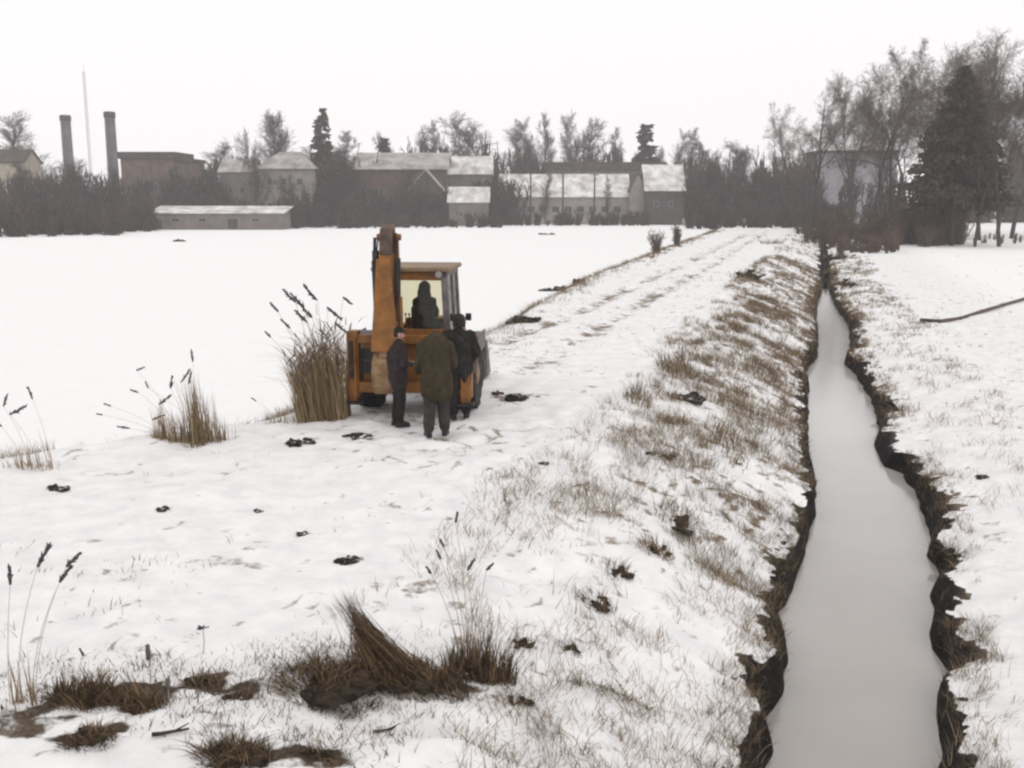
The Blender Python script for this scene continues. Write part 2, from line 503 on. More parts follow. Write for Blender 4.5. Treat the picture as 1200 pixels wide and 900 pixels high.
# ------------------------------------------------------------------ ground sheet
def soil_mask(s, t, z):
    el, er = edge_l(s), edge_r(s)
    dl, dr = el - t, t - er
    n1 = fbm(s * 1.2, t * 1.6, 61)
    n2 = fbm(s * 3.5, t * 5.0, 62)
    lipw = 0.05 + 0.15 * vnoise(s * 1.3, s * 0 + 5, 22)
    lipwr = 0.05 + 0.20 * vnoise(s * 1.1, s * 0 + 5, 42)
    m = np.zeros_like(s)
    n3 = fbm(s * 4.5, t * 1.3, 63)
    n4 = fbm(s * 9, t * 6, 67, 3)
    lim = lipw * 0.9 + 0.26 * np.clip(n1 * 2.4 - 0.85, -0.15, 1) + 0.5 * (n3 - 0.5) + 0.35 * (n4 - 0.5)
    m = np.maximum(m, np.where(dl >= 0, 1 - smooth01(lim, lim + 0.12, dl), 0))
    limr = lipwr * 0.9 + 0.30 * np.clip(n1 * 2.4 - 0.85, -0.15, 1) + 0.5 * (n3 - 0.5) + 0.35 * (n4 - 0.5)
    m = np.maximum(m, np.where(dr >= 0, 1 - smooth01(limr, limr + 0.12, dr), 0))
    # nothing white clings to the upright face of the banks
    m = np.maximum(m, np.where(dl >= 0, 1 - smooth01(lipw * 0.95, lipw * 0.95 + 0.07, dl), 1 - smooth01(lipwr * 0.95, lipwr * 0.95 + 0.07, dr)))
    m = np.where((dl < 0) & (dr < 0), 1, m)
    # thin snow on the ditch slope
    zone = np.where(dl >= 0, smooth01(0.1, 0.5, dl) * (1 - smooth01(2.0, 4.2, dl)), (dr >= 0) * (1 - smooth01(0.6, 2.0, dr)) * 0.8)
    m = np.maximum(m, zone * smooth01(0.46, 0.68, n3 * 0.55 + n2 * 0.45) * 0.56 * (0.55 + 0.45 * smooth01(10, 17, s)) * (0.45 + 1.1 * vnoise(s * 9, t * 12, 66)))
    # wheel tracks along the dyke beyond the digger
    for tc in (-7.2, -9.0):
        tr = np.exp(-((t - tc - 0.5 * (fbm(s * 0.15, s * 0, 71) - 0.5)) / 0.62) ** 2) * smooth01(19, 24, s) * (dl > 0)
        m = np.maximum(m, tr * smooth01(0.36, 0.66, n2 * 0.6 + fbm(s * 0.4, t * 0.5, 73) * 0.4) * 0.62)
    # the outer shoulder where the wind keeps it bare
    crest = np.interp(s, CREST_S, CREST_T)
    sh = np.exp(-((t - crest + 0.9) / 0.7) ** 2) * smooth01(22, 28, s)
    m = np.maximum(m, sh * smooth01(0.40, 0.56, fbm(s * 0.25, t * 0.9, 81)) * 0.9)
    # specks of earth and stubble showing on the dyke top and the right-hand field
    sp = smooth01(0.60, 0.74, vnoise(s * 5.5, t * 8.5, 64) * 0.6 + fbm(s * 0.9, t * 0.9, 65) * 0.4)
    top = np.where(dl > 0, 1 - smooth01(-0.5, 1.0, crest * -1 + t) * 0 - smooth01(0.0, 1.2, crest - t), smooth01(1.0, 2.5, dr) * (1 - smooth01(14, 22, dr)))
    m = np.maximum(m, sp * np.clip(top, 0, 1) * 0.46)
    tramp = np.exp(-((s - 16.6) / 2.2) ** 2 - ((t + 6.6) / 2.0) ** 2)
    m = np.maximum(m, tramp * smooth01(0.55, 0.75, vnoise(s * 3.6, t * 4.6, 55)) * 0.55)
    # trampled foreground
    x, y = xy(s, t)
    for (cx, cy, rx, ry, a) in BARE:
        q = np.exp(-((x - cx) / rx) ** 2 - ((y - cy) / ry) ** 2)
        m = np.maximum(m, a * smooth01(0.34, 0.62, q * 0.62 + (n2 - 0.5) * 0.9))
    return np.clip(m, 0, 1)
def soil_shade_mask(s, t):
    el, er = edge_l(s), edge_r(s)
    d = np.where(t < el, el - t, np.where(t > er, t - er, 0))
    x, y = xy(s, t)
    w = 1 - smooth01(0.25, 0.6, d)  # beside the water: dark soil with the bank's shade painted in
    for (cx, cy, rx, ry, a) in BARE:
        w = np.maximum(w, np.exp(-((x - cx) / rx / 1.3) ** 2 - ((y - cy) / ry / 1.3) ** 2) * a)
    return np.clip(w, 0, 1)
BARE = []
for (px, py, rx, ry, a) in [(395, 800, 0.55, 0.25, 0.95), (500, 800, 0.5, 0.10, 0.8), (130, 815, 0.6, 0.28, 0.9), (100, 862, 0.4, 0.2, 0.9),
                            (270, 885, 0.45, 0.2, 0.8), (260, 805, 0.4, 0.22, 0.8), (20, 840, 0.5, 0.2, 0.6), (480, 490, 1.2, 0.9, 0.42),
                            (600, 465, 1.0, 0.6, 0.55), (370, 880, 0.3, 0.14, 0.8)]:
    p = on_ground(px, py)
    k_ = 1.35 if py > 700 else 1.0
    BARE.append((p.x, p.y, rx * k_, ry * k_ * (1.15 if py > 700 else 1), a))

offs = np.concatenate([np.arange(0, 0.5, 0.035), np.arange(0.5, 5.0, 0.085), np.arange(5.0, 16.0, 0.16)])
g = [16.0]
while g[-1] < 450: g.append(g[-1] * 1.075 + 0.05)
offs = np.concatenate([offs, np.array(g)])
sv = list(np.arange(-14, 5, 0.5)) + list(np.arange(5, 30, 0.085))
while sv[-1] < 470: sv.append(sv[-1] + max(0.085, 0.0115 * (sv[-1] - 22)))
sv = np.array(sv)
S2 = sv[:, None]
tl = edge_l(sv)[:, None] - offs[None, ::-1]
trr = edge_r(sv)[:, None] + offs[None, :]
mid = ((edge_l(sv) + edge_r(sv)) / 2)[:, None]
T = np.concatenate([tl, mid, trr], axis=1)
S = np.broadcast_to(S2, T.shape)
Z = ground_st(S, T)
X, Y = xy(S, T)
nr, nc = T.shape
V = np.stack([X, Y, Z], axis=-1).reshape(-1, 3)
idx = np.arange(nr * nc).reshape(nr, nc)
Q = np.stack([idx[:-1, :-1], idx[:-1, 1:], idx[1:, 1:], idx[1:, :-1]], axis=-1).reshape(-1, 4)
me = np_mesh('ground', V, Q)
att = me.attributes.new('bare', 'FLOAT', 'POINT')
att.data.foreach_set('value', soil_mask(S, T, Z).ravel().astype(np.float32))

crest_ = np.interp(S, CREST_S, CREST_T)
att = me.attributes.new('drift', 'FLOAT', 'POINT')
att.data.foreach_set('value', np.clip(smooth01(0.1, 1.4, crest_ - T) + smooth01(6, 10, T - edge_r(S)), 0, 1).ravel().astype(np.float32))
att = me.attributes.new('soil_shade', 'FLOAT', 'POINT')
att.data.foreach_set('value', soil_shade_mask(S, T).ravel().astype(np.float32))

def mat_ground():
    m, nt, b = new_mat('snow_and_soil')
    L = nt.links.new
    a = nt.nodes.new('ShaderNodeAttribute'); a.attribute_name = 'bare'
    n = noise_node(nt, 9.0, 5, 0.7)
    # break the edge of the bare soil up with fine noise
    ma = nt.nodes.new('ShaderNodeMath'); ma.operation = 'MULTIPLY_ADD'
    ma.inputs[1].default_value = 0.9; ma.inputs[2].default_value = -0.45
    L(n.outputs['Fac'], ma.inputs[0])
    add = nt.nodes.new('ShaderNodeMath'); add.operation = 'ADD'
    L(a.outputs['Fac'], add.inputs[0]); L(ma.outputs['Value'], add.inputs[1])
    mr = nt.nodes.new('ShaderNodeMapRange'); mr.interpolation_type = 'SMOOTHSTEP'
    mr.inputs['From Min'].default_value = 0.30; mr.inputs['From Max'].default_value = 0.62
    L(add.outputs['Value'], mr.inputs['Value'])
    ns = noise_node(nt, 2.2, 6, 0.65)
    rs = ramp(nt, [(0.3, (0.70, 0.695, 0.705)), (0.62, (0.835, 0.825, 0.82))])
    L(ns.outputs['Fac'], rs.inputs['Fac'])
    rf_ = ramp(nt, [(0.3, (0.835, 0.83, 0.835)), (0.7, (0.875, 0.868, 0.868))])
    L(ns.outputs['Fac'], rf_.inputs['Fac'])
    da = nt.nodes.new('ShaderNodeAttribute'); da.attribute_name = 'drift'
    md = nt.nodes.new('ShaderNodeMix'); md.data_type = 'RGBA'
    L(da.outputs['Fac'], md.inputs['Factor']); L(rs.outputs['Color'], md.inputs['A']); L(rf_.outputs['Color'], md.inputs['B'])
    nd = noise_node(nt, 5.0, 5, 0.7)
    rd = ramp(nt, [(0.38, (0.006, 0.005, 0.005)), (0.60, (0.014, 0.011, 0.010)), (0.82, (0.060, 0.045, 0.031))])  # dark soil, taken near black to hold the shadow of the banks
    L(nd.outputs['Fac'], rd.inputs['Fac'])
    rl = ramp(nt, [(0.3, (0.09, 0.068, 0.048)), (0.5, (0.20, 0.155, 0.11)), (0.75, (0.36, 0.30, 0.24))])
    nl = noise_node(nt, 16.0, 4, 0.7)
    L(nl.outputs['Fac'], rl.inputs['Fac'])
    wa = nt.nodes.new('ShaderNodeAttribute'); wa.attribute_name = 'soil_shade'
    mw = nt.nodes.new('ShaderNodeMix'); mw.data_type = 'RGBA'
    L(wa.outputs['Fac'], mw.inputs['Factor']); L(rl.outputs['Color'], mw.inputs['A']); L(rd.outputs['Color'], mw.inputs['B'])
    mx = nt.nodes.new('ShaderNodeMix'); mx.data_type = 'RGBA'
    L(mr.outputs['Result'], mx.inputs['Factor']); L(md.outputs['Result'], mx.inputs['A']); L(mw.outputs['Result'], mx.inputs['B'])
    L(mx.outputs['Result'], b.inputs['Base Color'])
    b.inputs['Roughness'].default_value = 0.9
    b.inputs['Specular IOR Level'].default_value = 0.15
    nb = noise_node(nt, 14.0, 4, 0.6)
    bp = nt.nodes.new('ShaderNodeBump'); bp.inputs['Strength'].default_value = 0.35; bp.inputs['Distance'].default_value = 0.03
    L(nb.outputs['Fac'], bp.inputs['Height']); L(bp.outputs['Normal'], b.inputs['Normal'])
    return m
go = link('ground', me, mat_ground(), smooth=True)
tag(go, kind='structure')

# ------------------------------------------------------------------ frozen water in the ditch
def mat_water():
    m, nt, b = new_mat('grey_ice_water')
    n = noise_node(nt, 0.5, 4, 0.6)
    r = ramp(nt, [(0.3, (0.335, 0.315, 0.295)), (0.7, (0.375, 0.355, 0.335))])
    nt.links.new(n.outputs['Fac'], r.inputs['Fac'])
    fa = nt.nodes.new('ShaderNodeAttribute'); fa.attribute_name = 'sky_sheen'
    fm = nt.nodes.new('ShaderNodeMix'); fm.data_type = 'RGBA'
    fm.inputs['B'].default_value = (0.66, 0.645, 0.635, 1)  # pale tone for the sky reflected at a low angle
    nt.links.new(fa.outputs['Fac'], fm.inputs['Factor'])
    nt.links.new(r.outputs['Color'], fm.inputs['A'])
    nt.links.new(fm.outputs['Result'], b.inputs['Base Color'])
    b.inputs['Roughness'].default_value = 0.11
    b.inputs['Specular IOR Level'].default_value = 0.5
    return m
ws = np.linspace(-14, SEND + 6, 160)
wl = edge_l(ws) - 0.25
wr = edge_r(ws) + 0.25
Vw = []
for s_, a_, b_ in zip(ws, wl, wr):
    for t_ in (a_, b_):
        x_, y_ = xy(s_, t_)
        Vw.append((x_, y_, ZW))
Qw = [(2 * i, 2 * i + 1, 2 * i + 3, 2 * i + 2) for i in range(len(ws) - 1)]
wme = np_mesh('water', np.array(Vw), np.array(Qw))
fr = wme.attributes.new('sky_sheen', 'FLOAT', 'POINT')
fr.data.foreach_set('value', np.repeat(smooth01(11, 30, ws) * 0.45, 2).astype(np.float32))  # sky reflection on the far ice, painted as a lighter base colour
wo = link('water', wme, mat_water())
tag(wo, kind='structure')

# ------------------------------------------------------------------ blades, twigs
def blade_arrays(P, H, W, D, bend, rng):
    D = np.clip(D, -2.2, 2.2)
    """P (n,3) feet; H heights; W widths; D (n,2) lean per unit height; bend extra lean at the tip"""
    n = len(P)
    ang = rng.uniform(0, 2 * math.pi, n)
    wx, wy = np.cos(ang) * W / 2, np.sin(ang) * W / 2
    up = np.stack([D[:, 0] * H, D[:, 1] * H, H], axis=1)
    midp = P + up * 0.55
    tip = P + up
    bd = D * bend[:, None] * H[:, None]
    tip[:, :2] += bd
    tip[:, 2] -= 0.35 * np.linalg.norm(bd, axis=1)
    w = np.stack([wx, wy, np.zeros(n)], axis=1)
    V = np.stack([P - w, P + w, midp + w * 0.75, midp - w * 0.75, tip], axis=1).reshape(-1, 3)
    b = np.arange(n)[:, None] * 5
    return V, b + np.array([0, 1, 2, 3]), b + np.array([3, 2, 4])

def blades(name, P, H, W, D, bend, mat, parent=None, rng=RNG):
    V, q, t = blade_arrays(np.asarray(P, float), np.asarray(H, float), np.asarray(W, float), np.asarray(D, float), np.asarray(bend, float), rng)
    return link(name, np_mesh(name, V, q, t), mat, parent)

def seg_mesh(name, segs, n=3):
    """segs: array (k,8) of p0, p1, r0, r1 -> one mesh of tapered sticks"""
    a = np.asarray(segs, float)
    p0, p1, r0, r1 = a[:, 0:3], a[:, 3:6], a[:, 6], a[:, 7]
    d = p1 - p0
    d /= np.maximum(np.linalg.norm(d, axis=1, keepdims=True), 1e-9)
    ref = np.where(np.abs(d[:, 2:3]) > 0.9, np.array([[1.0, 0, 0]]), np.array([[0, 0, 1.0]]))
    u = np.cross(d, ref); u /= np.linalg.norm(u, axis=1, keepdims=True)
    v = np.cross(d, u)
    k = len(a)
    ring = []
    for (p, r) in ((p0, r0), (p1, r1)):
        for j in range(n):
            c, s = math.cos(2 * math.pi * j / n), math.sin(2 * math.pi * j / n)
            ring.append(p + (u * c + v * s) * r[:, None])
    V = np.stack(ring, axis=1).reshape(-1, 3)
    b = np.arange(k)[:, None] * (2 * n)
    Q = np.concatenate([b + np.array([j, (j + 1) % n, n + (j + 1) % n, n + j]) for j in range(n)], axis=0)
    return np_mesh(name, V, Q)

# --- dry grass showing through the snow (nobody could count it)
def grass_field():
    P, H, W, D, B = [], [], [], [], []
    def scatter(n, s0, s1, tfun, hmin, hmax, nb, clump, dens, wid=0.006, pw=1.0):
        for _ in range(n):
            s = s0 + (s1 - s0) * RNG.random() ** pw
            t = tfun(s)
            if RNG.random() > dens(s, t): continue
            k = max(2, int(nb * RNG.uniform(0.5, 1.4)))
            x, y = xy(s, t)
            sc = clump * RNG.uniform(0.5, 1.4)
            px = x + RNG.normal(0, sc, k); py = y + RNG.normal(0, sc, k)
            ss, tt = st(px, py)
            z = ground_st(ss, tt)
            lean = RNG.normal(0, 0.35, 2)
            h = RNG.uniform(hmin, hmax) * RNG.uniform(0.6, 1.1, k)
            P.append(np.stack([px, py, z - 0.02], axis=1)); H.append(h)
            far = 1 + max(0, s - 18) / 18.0
            W.append(np.full(k, wid * far) * RNG.uniform(0.7, 1.4, k))
            D.append(lean[None, :] + RNG.normal(0, 0.35, (k, 2))); B.append(RNG.uniform(0, 0.9, k))
    def patch(s, t, a, b, seed):
        return float(np.clip((fbm(np.array([s * 0.55]), np.array([t * 0.8]), seed)[0] - a) / b, 0, 1))
    le = lambda s: float(edge_l(np.array([s]))[0])
    re_ = lambda s: float(edge_r(np.array([s]))[0])
    def fore(s, t):
        x, y = xy(s, t)
        q = max(math.exp(-((x - cx) / rx / 1.5) ** 2 - ((y - cy) / ry / 1.8) ** 2) for (cx, cy, rx, ry, a) in BARE)
        return 0.02 + max(0, q - 0.12) * 1.3
    # ditch slope, left: thick belt beside the water
    scatter(5600, 6.5, 80, lambda s: le(s) - 0.1 - 4.1 * RNG.random() ** 1.1, 0.08, 0.30, 11, 0.10, lambda s, t: 0.08 + patch(s, t, 0.455, 0.12, 91), pw=1.45)
    scatter(3400, 13, 48, lambda s: le(s) - 0.5 - 2.9 * RNG.random(), 0.12, 0.38, 13, 0.09, lambda s, t: 0.02 + patch(s * 1.6, t * 1.4, 0.49, 0.08, 90), wid=0.007)
    # overhanging grass along both lips
    scatter(1500, 6.5, 75, lambda s: le(s) - 0.08 - 0.5 * RNG.random(), 0.08, 0.24, 11, 0.06, lambda s, t: 0.03 + patch(s, t, 0.38, 0.2, 92), pw=1.3)
    scatter(1500, 6.5, 90, lambda s: re_(s) + 0.08 + 0.55 * RNG.random(), 0.08, 0.24, 11, 0.06, lambda s, t: 0.03 + patch(s, t, 0.38, 0.2, 93), pw=1.3)
    scatter(2600, 7, 100, lambda s: re_(s) + 0.3 + 3.2 * RNG.random() ** 1.5, 0.06, 0.25, 8, 0.10, lambda s, t: 0.05 + patch(s, t, 0.46, 0.2, 94) * (1 if s > 22 else 0.4), pw=1.1)
    # stray stalks on the dyke and the right-hand field
    scatter(1100, 7, 60, lambda s: -3.5 - 7 * RNG.random(), 0.04, 0.16, 4, 0.05, lambda s, t: 0.15 + 0.8 * patch(s, t, 0.5, 0.2, 95), wid=0.006)
    scatter(900, 9, 60, lambda s: 3.0 + 9 * RNG.random(), 0.05, 0.16, 4, 0.1, lambda s, t: 0.25 + 0.6 * patch(s, t, 0.5, 0.2, 96), wid=0.005)
    # along the wheel tracks and the shoulder of the dyke
    for tc in (-7.2, -9.0):
        scatter(420, 22, 130, lambda s: tc + RNG.normal(0, 0.35), 0.05, 0.16, 6, 0.14, lambda s, t: 0.1 + patch(s, t, 0.42, 0.2, 97))
    cr = lambda s: float(np.interp(s, CREST_S, CREST_T))
    scatter(2000, 21, 150, lambda s: cr(s) + RNG.normal(-0.2, 0.6), 0.12, 0.4, 9, 0.16, lambda s, t: 0.08 + patch(s, t, 0.43, 0.12, 98), pw=1.2)
    scatter(1000, 10, 21, lambda s: cr(s) - 0.1 - 0.5 * RNG.random(), 0.10, 0.34, 7, 0.12, lambda s, t: 0.05 + patch(s, t, 0.46, 0.12, 87))
    scatter(500, 60, 160, lambda s: -4 + 3.5 * RNG.random(), 0.1, 0.4, 9, 0.2, lambda s, t: patch(s, t, 0.42, 0.12, 99))
    scatter(700, 18, 95, lambda s: re_(s) + 0.4 + 2.4 * RNG.random(), 0.1, 0.35, 10, 0.13, lambda s, t: 0.15 + patch(s, t, 0.42, 0.2, 89))
    o = blades('grass', np.concatenate(P), np.concatenate(H), np.concatenate(W), np.concatenate(D), np.concatenate(B), 'grass')
    tag(o, 'dry brown grass poking through the snow along the ditch banks and dyke', 'grass', kind='stuff')
    for L_ in (P, H, W, D, B): L_.clear()
    scatter(1500, 6.5, 80, lambda s: le(s) - 0.03 - 0.22 * RNG.random(), 0.05, 0.15, 9, 0.05, lambda s, t: 0.1 + patch(s, t, 0.45, 0.15, 192), pw=1.3)
    scatter(1500, 6.5, 90, lambda s: re_(s) + 0.03 + 0.25 * RNG.random(), 0.05, 0.16, 9, 0.05, lambda s, t: 0.1 + patch(s, t, 0.45, 0.15, 193), pw=1.3)
    scatter(2800, 6.0, 9.4, lambda s: -10 + 8 * RNG.random(), 0.04, 0.14, 9, 0.10, fore, wid=0.007)
    o = blades('bank_grass', np.concatenate(P), np.concatenate(H), np.concatenate(W), np.concatenate(D), np.concatenate(B), 'tussock')
    tag(o, 'dark dead grass hanging over both edges of the frozen ditch', 'grass', kind='stuff')
grass_field()

# ------------------------------------------------------------------ bare trees, spruces, bushes
def rot_dir(d, ang, az):
    u = d.orthogonal().normalized()
    v = d.cross(u)
    return (d * math.cos(ang) + (u * math.cos(az) + v * math.sin(az)) * math.sin(ang)).normalized()

def grow(p, d, length, r, level, segs, rnd, prm):
    """one branch of a bare tree and all that grows from it"""
    n = prm['pieces'][level]
    step = length / n
    pos = p.copy()
    for i in range(n):
        d = (d + Vector((rnd.gauss(0, 1), rnd.gauss(0, 1), rnd.gauss(0, 1))) * prm['wiggle'] + Vector((0, 0, prm['rise'][level]))).normalized()
        q = pos + d * step
        r0 = r * (1 - i / n * 0.8); r1 = r * (1 - (i + 1) / n * 0.8)
        segs[level].append((*pos, *q, max(r0, prm['rmin']), max(r1, prm['rmin'])))
        if level + 1 < len(prm['pieces']):
            f = (i + 1) / n
            if f >= prm['start'][level]:
                cnt = prm['kids'][level]
                k = int(cnt) + (rnd.random() < cnt - int(cnt))
                for _ in range(k):
                    a = rnd.uniform(*prm['angle'][level])
                    L = length * rnd.uniform(*prm['ratio'][level]) * (1 - prm['taper'][level] * f)
                    grow(pos.lerp(q, rnd.random()), rot_dir(d, a, rnd.uniform(0, 2 * math.pi)), L, max(r1 * 0.6, prm['rmin']), level + 1, segs, rnd, prm)
        pos = q

def bare_tree(name, seed, height, rad, prm, twig='twig', fork=1):
    """a tree in winter: > trunk, crown; unlabelled, at the origin"""
    rnd = random.Random(seed)
    segs = [[] for _ in prm['pieces']]
    for k in range(fork):
        d = Vector((rnd.gauss(0, 0.03), rnd.gauss(0, 0.03), 1)).normalized() if fork == 1 else rot_dir(Vector((0, 0, 1)), 0.09, k * 2.6 + 0.5)
        grow(Vector((0, 0, -0.3)), d, height, rad, 0, segs, rnd, prm)
    root = empty(name, (0, 0, 0))
    link('trunk', seg_mesh('trunk', segs[0] + segs[1], 5), 'bark', root)
    link('crown', seg_mesh('crown', sum(segs[2:], []), 3), twig, root)
    return root

BROAD = dict(pieces=[9, 7, 5, 3, 2], wiggle=0.10, rise=[0.03, 0.05, 0.03, 0.02, 0.0], start=[0.34, 0.22, 0.2, 0.15], kids=[2.1, 1.8, 2.1, 2.0],
             angle=[(0.45, 0.95), (0.45, 1.0), (0.5, 1.1), (0.5, 1.1)], ratio=[(0.42, 0.58), (0.40, 0.58), (0.40, 0.6), (0.4, 0.65)],
             taper=[0.5, 0.35, 0.3, 0.2], rmin=0.0085)
NARROW = dict(pieces=[10, 5, 3, 2], wiggle=0.08, rise=[0.05, 0.12, 0.06, 0.02], start=[0.2, 0.15, 0.15], kids=[3.4, 2.6, 2.4],
              angle=[(0.4, 0.85), (0.4, 0.9), (0.5, 1.0)], ratio=[(0.26, 0.40), (0.38, 0.6), (0.45, 0.7)], taper=[0.6, 0.3, 0.2], rmin=0.013)
ROUND = dict(pieces=[7, 5, 3, 2], wiggle=0.11, rise=[0.02, 0.05, 0.04, 0.02], start=[0.25, 0.15, 0.15], kids=[4.2, 3.0, 2.8],
             angle=[(0.5, 1.0), (0.5, 1.0), (0.5, 1.1)], ratio=[(0.38, 0.55), (0.4, 0.6), (0.45, 0.7)], taper=[0.5, 0.3, 0.2], rmin=0.013)

def spruce(name, seed, height, spread, bottom, n_whorl=34, dens=1.0, blade=0.22):
    rnd = np.random.default_rng(seed)
    root = empty(name, (0, 0, 0))
    segs = [(0, 0, -0.3, 0, 0, height * 0.5, height * 0.014, height * 0.009), (0, 0, height * 0.5, 0, 0, height, height * 0.009, 0.02)]
    P, D3 = [], []
    for w in range(n_whorl):
        f = w / (n_whorl - 1)
        z0 = bottom + (height * 0.985 - bottom) * f
        L0 = spread * (1 - f) ** 0.8 * (0.55 + 0.45 * min(1, f / 0.12)) + 0.12
        for b in range(rnd.integers(6, 9)):
            az = rnd.uniform(0, 2 * math.pi)
            L = L0 * rnd.uniform(0.62, 1.12)
            dz = L * rnd.uniform(-0.38, -0.08) + (0.25 * L if f > 0.8 else 0)
            e = np.array([math.cos(az) * L, math.sin(az) * L, dz])
            zz = z0 + rnd.uniform(-0.2, 0.2)
            segs.append((0, 0, zz, *(np.array([0, 0, zz]) + e * 0.9), 0.03, 0.012))
            k = max(5, int(L * 22 * dens))
            u = rnd.random(k) ** 0.7
            pts = np.array([0, 0, zz]) + e[None] * u[:, None] + rnd.normal(0, 0.07 * L + 0.05, (k, 3)) * np.array([1, 1, 0.6])
            P.append(pts)
            dd = e / L + np.array([0, 0, -0.5])
            D3.append(dd[None] + rnd.normal(0, 0.55, (k, 3)))
    P = np.concatenate(P); D3 = np.concatenate(D3)
    D3 /= np.linalg.norm(D3, axis=1, keepdims=True)
    n = len(P)
    ln = rnd.uniform(0.7, 1.5, n) * blade * 1.6
    side = np.cross(D3, rnd.normal(0, 1, (n, 3))); side /= np.linalg.norm(side, axis=1, keepdims=True)
    wv = side * (rnd.uniform(0.6, 1.3, n) * blade * 0.5)[:, None]
    V = np.stack([P - wv * 0.5, P + wv * 0.5, P + D3 * ln[:, None] * 0.6 + wv, P + D3 * ln[:, None] * 0.6 - wv, P + D3 * ln[:, None]], axis=1).reshape(-1, 3)
    b = np.arange(n)[:, None] * 5
    link('trunk', seg_mesh('trunk', segs, 5), 'bark', root)
    link('crown', np_mesh('crown', V, b + np.array([0, 1, 2, 3]), b + np.array([3, 2, 4])), 'needle', root)
    return root

HTS = {}
def place(root, px, pbase, ptop, Yd, h0, z=None, wide=1.0, rz=None):
    """stand a tree of nominal height h0 at distance Yd so that it is as tall as photographed"""
    x, ztop = at_y(px, ptop, Yd)
    zb = gz(x, Yd) if z is None else z
    hh = [v.co.z for c in root.children for v in c.data.vertices]
    h0 = float(np.percentile(hh, 99.7)) if root.name not in HTS else HTS[root.name]
    s = (ztop - zb) / h0
    root.location = (x, Yd, zb)
    root.scale = (s * wide, s * wide, s)
    root.rotation_euler = (0, 0, random.uniform(0, 6.28) if rz is None else rz)
    return root

class Kind:
    """first use moves the prototype itself, later uses copy it"""
    def __init__(self, makers):
        self.p = makers; self.used = [False] * len(makers)
    def get(self, i):
        i %= len(self.p)
        if not self.used[i]:
            self.used[i] = True
            return self.p[i]
        return copy_tree(self.p[i])

narrow = Kind([bare_tree('bare_tree', 100 + k, 14, 0.16, NARROW) for k in range(4)])
roundk = Kind([bare_tree('bare_tree', 200 + k, 12, 0.18, ROUND, 'twig_dark') for k in range(4)])
firs = Kind([spruce('spruce_tree', 300 + k, 14, 2.5, 0.8, 24, 0.8, 0.34) for k in range(2)])
broad = Kind([bare_tree('bare_tree', 400 + k, 20, 0.30, BROAD) for k in range(4)])

